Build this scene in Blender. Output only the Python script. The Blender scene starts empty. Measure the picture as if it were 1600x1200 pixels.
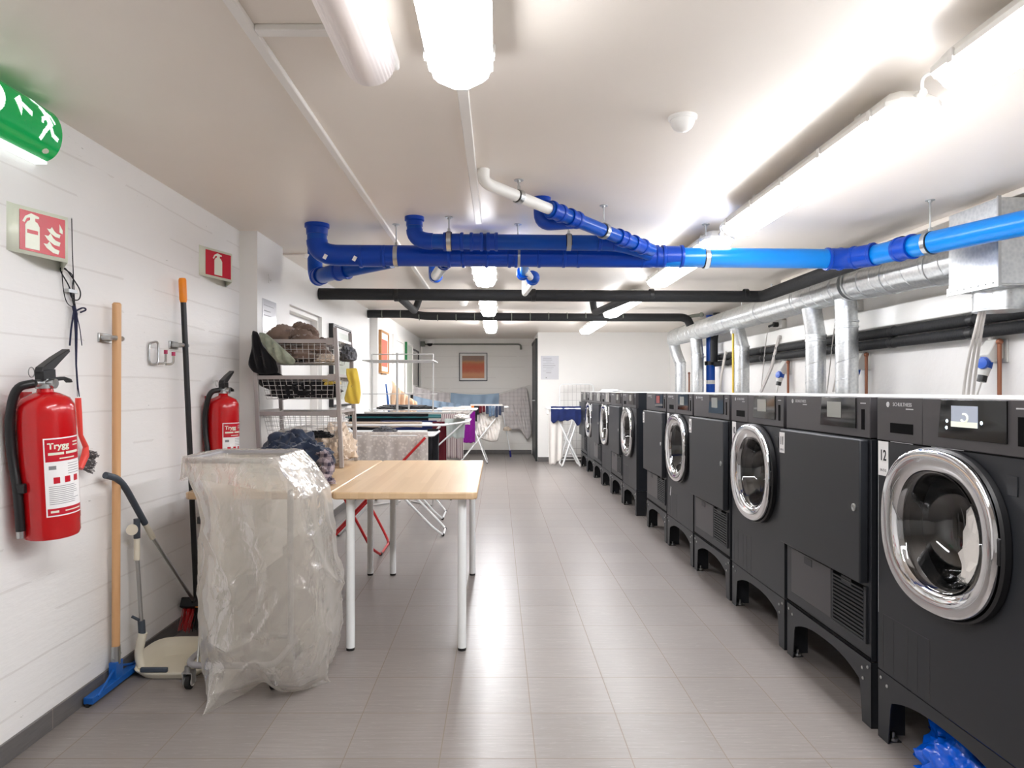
EXPO = 0.42
import bpy, math, random
from mathutils import Vector, Matrix, noise, Quaternion
random.seed(7)
C = bpy.context.scene.collection
F = 1060.0; CX = 778.0; CY = 610.0; H = 1.17        # camera model: focal length in px of a 1600 px frame, eye height
PI = math.pi
def V(*a): return Vector(a)
def at(px, py, Y): return Vector(((px-CX)/F*Y, Y, H-(py-CY)/F*Y))
def lerp(a, b, t): return a+(b-a)*t
def srgb(r, g, b):
    def c(x):
        x /= 255.0
        return x/12.92 if x <= .04045 else ((x+.055)/1.055)**2.4
    return (c(r), c(g), c(b), 1)

# ------------------------------------------------------------------ materials
def newmat(name):
    m = bpy.data.materials.new(name); m.use_nodes = True
    nt = m.node_tree; b = nt.nodes['Principled BSDF']
    return m, nt, b
def mat(name, col, rough=.5, metal=0, spec=.5, coat=0, bump=0, bscale=40, var=0, vscale=8, emis=None, estr=0, aniso=None):
    m, nt, b = newmat(name)
    c = srgb(*col) if max(col) > 1 else (*col, 1)
    b.inputs['Base Color'].default_value = c
    b.inputs['Roughness'].default_value = rough
    b.inputs['Metallic'].default_value = metal
    b.inputs['Specular IOR Level'].default_value = spec
    b.inputs['Coat Weight'].default_value = coat
    if emis:
        b.inputs['Emission Color'].default_value = srgb(*emis); b.inputs['Emission Strength'].default_value = estr
    if var or bump:
        tc = nt.nodes.new('ShaderNodeTexCoord')
    if var:
        n = nt.nodes.new('ShaderNodeTexNoise'); n.inputs['Scale'].default_value = vscale; n.inputs['Detail'].default_value = 4
        nt.links.new(tc.outputs['Object'], n.inputs['Vector'])
        mx = nt.nodes.new('ShaderNodeMix'); mx.data_type = 'RGBA'
        mx.inputs['A'].default_value = [x*(1-var) for x in c[:3]]+[1]
        mx.inputs['B'].default_value = [min(1, x*(1+var)) for x in c[:3]]+[1]
        nt.links.new(n.outputs['Fac'], mx.inputs['Factor']); nt.links.new(mx.outputs['Result'], b.inputs['Base Color'])
    if bump:
        n = nt.nodes.new('ShaderNodeTexNoise'); n.inputs['Scale'].default_value = bscale; n.inputs['Detail'].default_value = 3
        nt.links.new(tc.outputs['Object'], n.inputs['Vector'])
        bp = nt.nodes.new('ShaderNodeBump'); bp.inputs['Strength'].default_value = bump; bp.inputs['Distance'].default_value = .01
        nt.links.new(n.outputs['Fac'], bp.inputs['Height']); nt.links.new(bp.outputs['Normal'], b.inputs['Normal'])
    return m
class NT:
    """tiny node helper"""
    def __init__(s, nt): s.nt = nt
    def n(s, typ, **kw):
        x = s.nt.nodes.new(typ)
        for k, v in kw.items(): setattr(x, k, v)
        return x
    def l(s, a, b): s.nt.links.new(a, b)
    def math(s, op, a, b=None, c=None):
        x = s.n('ShaderNodeMath', operation=op)
        for i, q in enumerate((a, b, c)):
            if q is None: continue
            if isinstance(q, (int, float)): x.inputs[i].default_value = q
            else: s.l(q, x.inputs[i])
        return x.outputs[0]
    def mix(s, f, a, b):
        x = s.n('ShaderNodeMix', data_type='RGBA')
        for nm, q in (('Factor', f), ('A', a), ('B', b)):
            if isinstance(q, (int, float)): x.inputs[nm].default_value = q
            elif isinstance(q, tuple): x.inputs[nm].default_value = q
            else: s.l(q, x.inputs[nm])
        return x.outputs['Result']
    def noise(s, vec, scale, detail=3, rough=.5):
        x = s.n('ShaderNodeTexNoise'); x.inputs['Scale'].default_value = scale; x.inputs['Detail'].default_value = detail
        x.inputs['Roughness'].default_value = rough
        s.l(vec, x.inputs['Vector']); return x.outputs['Fac']
    def mapping(s, vec, sc=(1, 1, 1), loc=(0, 0, 0)):
        x = s.n('ShaderNodeMapping'); x.inputs['Scale'].default_value = sc; x.inputs['Location'].default_value = loc
        s.l(vec, x.inputs['Vector']); return x.outputs[0]
    def bump(s, h, strength, dist, bsdf, normal=None):
        x = s.n('ShaderNodeBump'); x.inputs['Strength'].default_value = strength; x.inputs['Distance'].default_value = dist
        s.l(h, x.inputs['Height'])
        if normal is not None: s.l(normal, x.inputs['Normal'])
        s.l(x.outputs[0], bsdf.inputs['Normal']); return x.outputs[0]

def floor_mat():
    m, nt, b = newmat('grey_floor_tiles'); q = NT(nt)
    g = q.n('ShaderNodeNewGeometry'); sp = q.n('ShaderNodeSeparateXYZ'); q.l(g.outputs['Position'], sp.inputs[0])
    T = .305
    fx = q.math('DIVIDE', q.math('SUBTRACT', sp.outputs['X'], .120-T*20), T)
    fy = q.math('DIVIDE', q.math('SUBTRACT', sp.outputs['Y'], 2.765-T*20), T)
    def edge(f):
        fr = q.math('FRACT', f)
        return q.math('MINIMUM', fr, q.math('SUBTRACT', 1.0, fr))
    d = q.math('MINIMUM', edge(fx), edge(fy))
    grout = q.math('LESS_THAN', d, .0055)
    wn = q.n('ShaderNodeTexWhiteNoise', noise_dimensions='2D')
    cb = q.n('ShaderNodeCombineXYZ'); q.l(q.math('FLOOR', fx), cb.inputs[0]); q.l(q.math('FLOOR', fy), cb.inputs[1]); q.l(cb.outputs[0], wn.inputs['Vector'])
    st = q.noise(q.mapping(g.outputs['Position'], (3, 60, 1)), 1.5, 5, .65)
    st2 = q.noise(q.mapping(g.outputs['Position'], (10, 160, 1)), 1.5, 3, .6)
    big = q.noise(g.outputs['Position'], 1.3, 3)
    c1 = q.mix(st, srgb(100, 94, 91), srgb(152, 145, 141))
    c2 = q.mix(q.math('MULTIPLY', wn.outputs['Value'], .28), c1, srgb(104, 98, 95))
    sc = q.math('MULTIPLY', q.math('GREATER_THAN', st2, .64), .35)
    c3 = q.mix(sc, c2, srgb(176, 171, 166))
    c3b = q.mix(q.math('MULTIPLY', big, .15), c3, srgb(140, 134, 128))
    c4 = q.mix(q.math('MULTIPLY', grout, .75), c3b, srgb(122, 108, 94))
    q.l(c4, b.inputs['Base Color'])
    r = q.math('ADD', q.math('MULTIPLY', st, .16), .24)
    q.l(q.math('ADD', r, q.math('MULTIPLY', grout, .3)), b.inputs['Roughness'])
    hgt = q.math('ADD', q.math('MULTIPLY', q.math('SMOOTH_MIN', d, .02, .01), 10.0), q.math('MULTIPLY', st, .12))
    q.bump(hgt, .12, .004, b)
    return m
def wall_mat(name, col, boards=True, rough=.45, pitch=.135, strength=.5, lump=.35):
    m, nt, b = newmat(name); q = NT(nt)
    g = q.n('ShaderNodeNewGeometry'); sp = q.n('ShaderNodeSeparateXYZ'); q.l(g.outputs['Position'], sp.inputs[0])
    nz = q.noise(g.outputs['Position'], 6, 5, .6)
    nz2 = q.noise(q.mapping(g.outputs['Position'], (1, 1, 5)), 10, 4, .6)
    c0 = q.mix(nz, tuple(x*.965 for x in srgb(*col)[:3])+(1,), srgb(*col))
    h = q.math('MULTIPLY', nz, lump)
    if boards:
        wob = q.math('MULTIPLY', q.math('SUBTRACT', q.noise(g.outputs['Position'], 1.2, 2), .5), .05)
        fz = q.math('DIVIDE', q.math('ADD', sp.outputs['Z'], wob), pitch)
        fr = q.math('FRACT', fz); e = q.math('MINIMUM', fr, q.math('SUBTRACT', 1.0, fr))
        w2 = q.math('MULTIPLY', q.noise(q.mapping(g.outputs['Position'], (1, 1, .2)), 5, 3), .05)
        line = q.math('LESS_THAN', e, w2)
        brk = q.math('GREATER_THAN', q.noise(q.mapping(g.outputs['Position'], (1, 1, 3)), 2.0, 3), .43)
        ln = q.math('MULTIPLY', line, brk)
        wn = q.n('ShaderNodeTexWhiteNoise', noise_dimensions='1D'); q.l(q.math('FLOOR', fz), wn.inputs['W'])
        h = q.math('ADD', h, q.math('MULTIPLY', wn.outputs['Value'], .35))
        h = q.math('SUBTRACT', h, q.math('MULTIPLY', ln, .5))
        h = q.math('ADD', h, q.math('MULTIPLY', nz2, .3))
        c0 = q.mix(q.math('MULTIPLY', ln, .16), c0, srgb(150, 136, 124))
        # scuffs and chips
        ch = q.noise(q.mapping(g.outputs['Position'], (1, 1, 3.5)), 26, 4, .7)
        msk = q.math('GREATER_THAN', q.noise(g.outputs['Position'], 2.3, 2), .60)
        sc = q.math('MULTIPLY', q.math('GREATER_THAN', ch, .69), msk)
        c0 = q.mix(q.math('MULTIPLY', sc, .65), c0, srgb(110, 104, 98))
    q.l(c0, b.inputs['Base Color'])
    b.inputs['Roughness'].default_value = rough
    q.bump(h, strength, .008, b)
    return m
def base_mat():
    m, nt, b = newmat('dark_skirting_tiles'); q = NT(nt)
    g = q.n('ShaderNodeNewGeometry'); sp = q.n('ShaderNodeSeparateXYZ'); q.l(g.outputs['Position'], sp.inputs[0])
    f = q.math('FRACT', q.math('DIVIDE', q.math('ADD', sp.outputs['X'], q.math('ADD', sp.outputs['Y'], 30.0)), .305))
    e = q.math('MINIMUM', f, q.math('SUBTRACT', 1.0, f))
    j = q.math('LESS_THAN', e, .006)
    n = q.noise(q.mapping(g.outputs['Position'], (8, 8, 80)), 2, 3)
    c = q.mix(n, srgb(84, 82, 82), srgb(112, 109, 107))
    q.l(q.mix(q.math('MULTIPLY', j, .6), c, srgb(150, 140, 130)), b.inputs['Base Color'])
    b.inputs['Roughness'].default_value = .35
    return m
def duct_mat():
    m, nt, b = newmat('spiral_galvanised_steel'); q = NT(nt)
    tc = q.n('ShaderNodeTexCoord')
    v = q.n('ShaderNodeTexVoronoi'); v.inputs['Scale'].default_value = 55; q.l(tc.outputs['Object'], v.inputs['Vector'])
    c = q.mix(v.outputs['Distance'], srgb(196, 200, 202), srgb(222, 224, 224))
    q.l(c, b.inputs['Base Color']); b.inputs['Metallic'].default_value = .85
    n = q.noise(tc.outputs['Object'], 14, 3)
    q.l(q.math('ADD', q.math('MULTIPLY', n, .2), .22), b.inputs['Roughness'])
    q.bump(n, .1, .01, b)
    return m
def wood_mat(name, a, c, axis=(1, 14, 14), scale=3):
    m, nt, b = newmat(name); q = NT(nt)
    tc = q.n('ShaderNodeTexCoord')
    n = q.noise(q.mapping(tc.outputs['Object'], axis), scale, 5, .6)
    sp = q.n('ShaderNodeSeparateXYZ'); q.l(tc.outputs['Object'], sp.inputs[0])
    q.l(q.mix(n, srgb(*a), srgb(*c)), b.inputs['Base Color'])
    b.inputs['Roughness'].default_value = .38
    return m
def bamboo_mat():
    m, nt, b = newmat('bamboo_table_top'); q = NT(nt)
    g = q.n('ShaderNodeTexCoord'); sp = q.n('ShaderNodeSeparateXYZ'); q.l(g.outputs['Object'], sp.inputs[0])
    st = q.math('FLOOR', q.math('DIVIDE', sp.outputs['X'], .034))
    seg = q.math('FLOOR', q.math('DIVIDE', q.math('ADD', sp.outputs['Y'], q.math('MULTIPLY', st, .37)), .9))
    cb = q.n('ShaderNodeCombineXYZ'); q.l(st, cb.inputs[0]); q.l(seg, cb.inputs[1])
    wn = q.n('ShaderNodeTexWhiteNoise', noise_dimensions='2D'); q.l(cb.outputs[0], wn.inputs['Vector'])
    n = q.noise(q.mapping(g.outputs['Object'], (60, 2, 60)), 3, 4)
    c = q.mix(wn.outputs['Value'], srgb(203, 172, 134), srgb(222, 194, 158))
    c = q.mix(q.math('MULTIPLY', n, .5), c, srgb(208, 178, 140))
    q.l(c, b.inputs['Base Color']); b.inputs['Roughness'].default_value = .33
    return m
def cloth_mat(name, col, col2=None, kind='plain', scale=30, rough=.9):
    m, nt, b = newmat(name); q = NT(nt)
    tc = q.n('ShaderNodeTexCoord'); o = tc.outputs['Object']
    c1 = srgb(*col); c2 = srgb(*(col2 or tuple(int(x*.82) for x in col)))
    sp = q.n('ShaderNodeSeparateXYZ'); q.l(o, sp.inputs[0])
    if kind == 'plain':
        f = q.noise(o, scale, 3)
    elif kind == 'stripes':
        f = q.math('GREATER_THAN', q.math('FRACT', q.math('MULTIPLY', q.math('ADD', sp.outputs['X'], q.math('MULTIPLY', sp.outputs['Y'], .7)), scale)), .62)
    elif kind == 'pattern':
        v = q.n('ShaderNodeTexVoronoi'); v.inputs['Scale'].default_value = scale; q.l(o, v.inputs['Vector'])
        f = q.math('GREATER_THAN', q.math('ADD', v.outputs['Distance'], q.math('MULTIPLY', q.noise(o, scale*2, 3), .3)), .55)
        f = q.math('MULTIPLY', f, .8)
    elif kind == 'check':
        a = q.math('GREATER_THAN', q.math('FRACT', q.math('MULTIPLY', sp.outputs['X'], scale)), .6)
        c = q.math('GREATER_THAN', q.math('FRACT', q.math('MULTIPLY', sp.outputs['Z'], scale)), .6)
        f = q.math('MULTIPLY', q.math('ADD', a, c), .5)
    q.l(q.mix(f, c1, c2), b.inputs['Base Color'])
    b.inputs['Roughness'].default_value = rough; b.inputs['Specular IOR Level'].default_value = .15
    b.inputs['Sheen Weight'].default_value = .25
    q.bump(q.noise(o, 260, 2), .25, .003, b)
    return m
def film_mat(name, col, alpha, rough, gl=.5, bumps=.3):
    m = bpy.data.materials.new(name); m.use_nodes = True; nt = m.node_tree; nt.nodes.clear(); q = NT(nt)
    out = q.n('ShaderNodeOutputMaterial')
    tr = q.n('ShaderNodeBsdfTransparent'); tr.inputs[0].default_value = (.97, .96, .94, 1)
    df = q.n('ShaderNodeBsdfDiffuse'); df.inputs[0].default_value = srgb(*col)
    tl = q.n('ShaderNodeBsdfTranslucent'); tl.inputs[0].default_value = srgb(*col)
    gs = q.n('ShaderNodeBsdfGlossy'); gs.inputs['Roughness'].default_value = rough
    a1 = q.n('ShaderNodeAddShader') ; m1 = q.n('ShaderNodeMixShader'); m1.inputs[0].default_value = .45
    q.l(df.outputs[0], m1.inputs[1]); q.l(tl.outputs[0], m1.inputs[2])
    m2 = q.n('ShaderNodeMixShader')
    lw = q.n('ShaderNodeLayerWeight'); lw.inputs['Blend'].default_value = .35
    q.l(q.math('MINIMUM', q.math('ADD', q.math('MULTIPLY', lw.outputs['Facing'], .45), alpha), .95), m2.inputs[0])
    q.l(tr.outputs[0], m2.inputs[1]); q.l(m1.outputs[0], m2.inputs[2])
    m3 = q.n('ShaderNodeMixShader'); fr = q.n('ShaderNodeFresnel'); fr.inputs['IOR'].default_value = 1.5
    q.l(q.math('MINIMUM', q.math('MULTIPLY', fr.outputs[0], 1.6*gl+.5), .30), m3.inputs[0])
    q.l(m2.outputs[0], m3.inputs[1]); q.l(gs.outputs[0], m3.inputs[2]); q.l(m3.outputs[0], out.inputs[0])
    if bumps:
        tc = q.n('ShaderNodeTexCoord')
        v = q.n('ShaderNodeTexVoronoi'); v.feature = 'DISTANCE_TO_EDGE'; v.inputs['Scale'].default_value = 7
        dn = q.n('ShaderNodeTexNoise'); dn.inputs['Scale'].default_value = 5; q.l(tc.outputs['Object'], dn.inputs['Vector'])
        va = q.n('ShaderNodeVectorMath', operation='MULTIPLY_ADD'); va.inputs[1].default_value = (.35, .35, .35); q.l(dn.outputs['Color'], va.inputs[0]); q.l(q.mapping(tc.outputs['Object'], (1, 1, .5)), va.inputs[2])
        q.l(va.outputs[0], v.inputs['Vector'])
        h = q.math('ADD', q.math('MULTIPLY', q.math('MINIMUM', v.outputs['Distance'], .12), 2.0), q.noise(q.mapping(tc.outputs['Object'], (1, 1, .5)), 16, 4, .6))
        bp = q.n('ShaderNodeBump'); bp.inputs['Strength'].default_value = bumps; bp.inputs['Distance'].default_value = .012
        q.l(h, bp.inputs['Height'])
        for s in (gs, df, fr): q.l(bp.outputs[0], s.inputs['Normal'])
    return m
def glass_mat(name, tint, ior=1.5, rough=.02, boost=1.0):
    m = bpy.data.materials.new(name); m.use_nodes = True; nt = m.node_tree; nt.nodes.clear(); q = NT(nt)
    out = q.n('ShaderNodeOutputMaterial')
    tr = q.n('ShaderNodeBsdfTransparent'); tr.inputs[0].default_value = (*tint, 1)
    gs = q.n('ShaderNodeBsdfGlossy'); gs.inputs['Roughness'].default_value = rough
    fr = q.n('ShaderNodeFresnel'); fr.inputs['IOR'].default_value = ior
    mx = q.n('ShaderNodeMixShader'); q.l(q.math('MINIMUM', q.math('MULTIPLY', fr.outputs[0], boost), 1.0), mx.inputs[0])
    q.l(tr.outputs[0], mx.inputs[1]); q.l(gs.outputs[0], mx.inputs[2]); q.l(mx.outputs[0], out.inputs[0])
    return m
def painting_mat():
    m, nt, b = newmat('abstract_print'); q = NT(nt)
    tc = q.n('ShaderNodeTexCoord'); sp = q.n('ShaderNodeSeparateXYZ'); q.l(tc.outputs['Object'], sp.inputs[0])
    n = q.noise(tc.outputs['Object'], 9, 5, .7)
    z = q.math('ADD', sp.outputs['Z'], q.math('MULTIPLY', q.math('SUBTRACT', n, .5), .09))
    cr = q.n('ShaderNodeValToRGB'); e = cr.color_ramp; e.interpolation = 'B_SPLINE'
    pts = [(0, (190, 120, 90)), (.16, (214, 160, 120)), (.3, (178, 84, 64)), (.5, (196, 82, 58)), (.66, (188, 90, 66)), (.74, (190, 140, 90)), (.82, (120, 112, 118)), (1, (136, 122, 112))]
    e.elements[0].color = srgb(*pts[0][1]); e.elements[1].color = srgb(*pts[-1][1])
    for p, c in pts[1:-1]:
        x = e.elements.new(p); x.color = srgb(*c)
    q.l(q.math('DIVIDE', z, .41), cr.inputs[0])
    n2 = q.noise(tc.outputs['Object'], 40, 4, .7)
    q.l(q.mix(q.math('MULTIPLY', n2, .35), cr.outputs[0], srgb(214, 150, 100)), b.inputs['Base Color'])
    b.inputs['Roughness'].default_value = .6
    return m

M = {}
M['floor'] = floor_mat()
M['wall'] = wall_mat('painted_board_marked_concrete', (238, 237, 235))
M['wall_smooth'] = wall_mat('painted_smooth_wall', (238, 237, 234), False, .5, strength=.25)
M['wall_rough'] = wall_mat('painted_rough_render', (239, 237, 234), False, .55, strength=.9, lump=.8)
M['wall_back'] = wall_mat('painted_back_wall', (244, 241, 235), True, .5, pitch=.2, strength=.25)
M['ceiling'] = wall_mat('painted_ceiling', (237, 229, 219), False, .36, strength=.06, lump=.3)
M['skirting'] = base_mat()
M['white_paint'] = mat('white_paint', (236, 233, 228), .4)
M['white_plastic'] = mat('white_plastic', (235, 234, 230), .3)
M['grey_plastic_light'] = mat('light_grey_plastic', (214, 213, 208), .4)
for k_, s_ in (('near', 26.0), ('mid', 19.0), ('far', 20.0), ('last', 68.0)): M['diffuser_'+k_] = mat('lit_opal_diffuser_'+k_, (250, 250, 250), .4, emis=(252, 252, 255), estr=s_)
M['lamp_body'] = mat('lamp_housing', (220, 219, 214), .4)
M['blue_dark'] = mat('blue_pipe_fitting', (0, 62, 168), .3, spec=.35)
M['blue_pipe'] = mat('blue_drain_pipe', (0, 72, 170), .28, spec=.35)
M['blue_bright'] = mat('bright_blue_drain_pipe', (0, 120, 205), .28, spec=.4)
M['black_foam'] = mat('black_pipe_insulation', (26, 27, 29), .75, bump=.3, bscale=60)
M['black_plastic'] = mat('black_plastic', (20, 20, 22), .4)
M['black_gloss'] = mat('black_gloss', (10, 11, 12), .06)
M['rubber'] = mat('black_rubber', (18, 18, 18), .7)
M['duct'] = duct_mat()
M['steel'] = mat('zinc_steel', (190, 192, 192), .32, 1)
M['chrome'] = mat('polished_chrome', (225, 226, 228), .06, 1)
M['drum'] = mat('perforated_steel_drum', (165, 168, 172), .25, 1)
M['anthracite'] = mat('anthracite_powder_coat', (36, 38, 42), .46, spec=.4, var=.03, vscale=3)
M['anthracite_panel'] = mat('anthracite_control_fascia', (66, 64, 66), .42, spec=.4)
M['anthracite_dark'] = mat('anthracite_side', (28, 33, 40), .5, spec=.4)
M['slot'] = mat('dark_slot', (5, 5, 6), .8, spec=.1)
M['top_white'] = mat('pale_machine_top', (225, 225, 224), .35)
M['screen_lit'] = mat('lit_display', (150, 155, 165), .2, emis=(150, 160, 180), estr=.35)
M['screen_bar'] = mat('lit_display_footer', (200, 205, 190), .2, emis=(225, 228, 205), estr=.5)
M['screen_dim'] = mat('dim_display', (120, 120, 116), .15, emis=(200, 200, 190), estr=.12)
M['screen_red'] = mat('dim_red_display', (130, 60, 50), .15, emis=(170, 70, 55), estr=.3)
M['led'] = mat('lit_indicator', (220, 240, 255), .2, emis=(215, 240, 255), estr=3)
M['sticker'] = mat('white_sticker', (238, 237, 236), .5)
M['ink'] = mat('black_ink', (22, 24, 28), .6)
M['ink_grey'] = mat('grey_ink', (130, 130, 132), .6)
M['silver_print'] = mat('silver_print', (190, 190, 192), .4)
M['lens'] = glass_mat('door_glass', (.74, .75, .76), 1.55, .01, 2.2)
M['red'] = mat('red_enamel', (188, 8, 16), .22, coat=.3)
M['sign_red'] = mat('sign_red', (190, 22, 42), .3)
M['sign_white'] = mat('phosphor_sign_white', (222, 226, 208), .3)
M['sign_green'] = mat('lit_sign_green', (0, 140, 70), .25, emis=(0, 150, 70), estr=.32)
M['sign_lit'] = mat('lit_sign_white', (245, 250, 248), .3, emis=(235, 250, 245), estr=.75)
M['copper'] = mat('copper_pipe', (150, 98, 74), .45, .5)
M['yellow'] = mat('yellow_plastic', (222, 190, 70), .4)
M['socket_blue'] = mat('blue_power_plug', (15, 85, 190), .35)
M['bamboo'] = bamboo_mat()
M['broom_wood'] = wood_mat('broom_handle_wood', (196, 146, 100), (222, 178, 130), (30, 30, 2), 2)
M['oak'] = wood_mat('oak_frame', (170, 120, 70), (200, 150, 95))
M['orange'] = mat('orange_plastic', (240, 140, 20), .4)
M['brush_red'] = mat('red_brush_plastic', (225, 70, 60), .35)
M['bristle'] = mat('grey_bristles', (95, 92, 92), .8)
M['blue_plastic'] = mat('blue_plastic', (20, 90, 170), .4)
M['cream'] = mat('cream_plastic', (226, 220, 202), .4)
M['slate'] = mat('slate_plastic', (62, 70, 80), .5)
M['rack_grey'] = mat('grey_rack_enamel', (168, 162, 160), .35)
M['wire_grey'] = mat('grey_wire_enamel', (190, 188, 186), .35)
M['cart_grey'] = mat('grey_cart_enamel', (150, 148, 150), .35)
M['white_enamel'] = mat('white_enamel', (236, 238, 238), .25)
M['red_enamel'] = mat('red_tube_enamel', (190, 30, 35), .3)
M['teal'] = mat('teal_plastic', (30, 95, 100), .4)
M['navy_plastic'] = mat('navy_plastic', (25, 30, 110), .4)
M['film'] = film_mat('clear_polythene', (240, 236, 229), .20, .11, .35, .65)
M['film2'] = film_mat('clear_polythene_folds', (240, 236, 229), .24, .15, .25, .35)
M['blue_film'] = mat('blue_polythene', (0, 95, 225), .2, bump=.6, bscale=22, spec=.7)
M['clear_ribbed'] = film_mat('ribbed_clear_plastic', (236, 228, 226), .62, .42, .0, 0)
M['paper'] = mat('paper', (235, 236, 238), .5)
M['paper_grey'] = mat('laminated_paper', (205, 206, 210), .12)
M['print'] = painting_mat()
M['print_red'] = mat('red_print', (222, 96, 72), .6, var=.2, vscale=16)
M['mount'] = mat('picture_mount', (228, 226, 222), .5)
M['pic_pale'] = mat('pale_print', (196, 202, 190), .3, var=.08, vscale=6)
M['pic_grey'] = mat('grey_print', (176, 172, 168), .25, var=.06)
M['frame_black'] = mat('black_frame', (22, 22, 24), .4)
M['frame_grey'] = mat('dark_grey_frame', (70, 70, 74), .4)
M['frame_green'] = mat('green_frame', (28, 110, 60), .4)
M['door_white'] = mat('white_door', (238, 237, 234), .4)
M['door_dark'] = mat('dark_grey_door', (62, 68, 68), .45)
M['door_black'] = mat('dark_door_reveal', (26, 28, 29), .5)
M['conduit'] = mat('grey_green_conduit', (120, 124, 114), .45)
M['cable'] = mat('pale_cable', (205, 200, 195), .5)
M['string'] = mat('black_string', (22, 22, 28), .8)
M['navy_string'] = mat('navy_string', (28, 32, 62), .8)
M['c_black'] = cloth_mat('black_cloth', (14, 14, 17), (26, 26, 30))
M['c_navy'] = cloth_mat('navy_cloth', (34, 42, 60), (48, 58, 78), scale=12)
M['c_brown'] = cloth_mat('taupe_knit', (138, 118, 106), (108, 90, 80), scale=20)
M['c_darkbrown'] = cloth_mat('dark_brown_knit', (66, 52, 46), (88, 72, 66), scale=20)
M['c_floral'] = cloth_mat('green_floral_cloth', (190, 192, 172), (92, 108, 96), 'plain', 26)
M['c_yellow'] = cloth_mat('yellow_cloth', (234, 208, 96), (216, 184, 66), scale=14)
M['c_cream'] = cloth_mat('cream_cloth', (224, 212, 198), (204, 182, 158), scale=16)
M['c_grey'] = cloth_mat('grey_cloth', (190, 184, 178), (168, 162, 158), scale=20)
M['c_darkgrey'] = cloth_mat('charcoal_cloth', (70, 70, 74), (92, 92, 96), scale=20)
M['c_towel'] = cloth_mat('patterned_beige_towel', (218, 211, 204), (194, 186, 180), 'pattern', 48)
M['c_stripe'] = cloth_mat('striped_towel', (196, 184, 180), (120, 98, 104), 'stripes', 60)
M['c_mint'] = cloth_mat('pale_grey_green_towel', (196, 204, 200), (178, 188, 184), scale=40)
M['c_purple'] = cloth_mat('purple_cloth', (112, 8, 118), (92, 4, 98))
M['c_maroon'] = cloth_mat('maroon_cloth', (92, 22, 32), (66, 14, 24))
M['c_white'] = cloth_mat('white_cloth', (228, 224, 218), (216, 210, 204), scale=8)
M['c_sky'] = cloth_mat('light_blue_sheet', (160, 182, 204), (148, 170, 192), scale=6)
M['c_sheet'] = cloth_mat('grey_checked_sheet', (214, 208, 206), (196, 190, 188), 'check', 14)
M['c_peach'] = cloth_mat('peach_curtain', (216, 186, 158), (196, 164, 136), scale=10)
M['c_blue'] = cloth_mat('royal_blue_cloth', (32, 46, 100), (16, 24, 60), scale=10)
M['c_plaid'] = cloth_mat('plaid_scarf', (150, 136, 140), (52, 46, 62), 'check', 26)
M['c_orange'] = cloth_mat('orange_sock', (206, 120, 50), (180, 96, 36))
M['c_steelblue'] = cloth_mat('blue_grey_sock', (90, 108, 128), (70, 88, 108))

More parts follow.
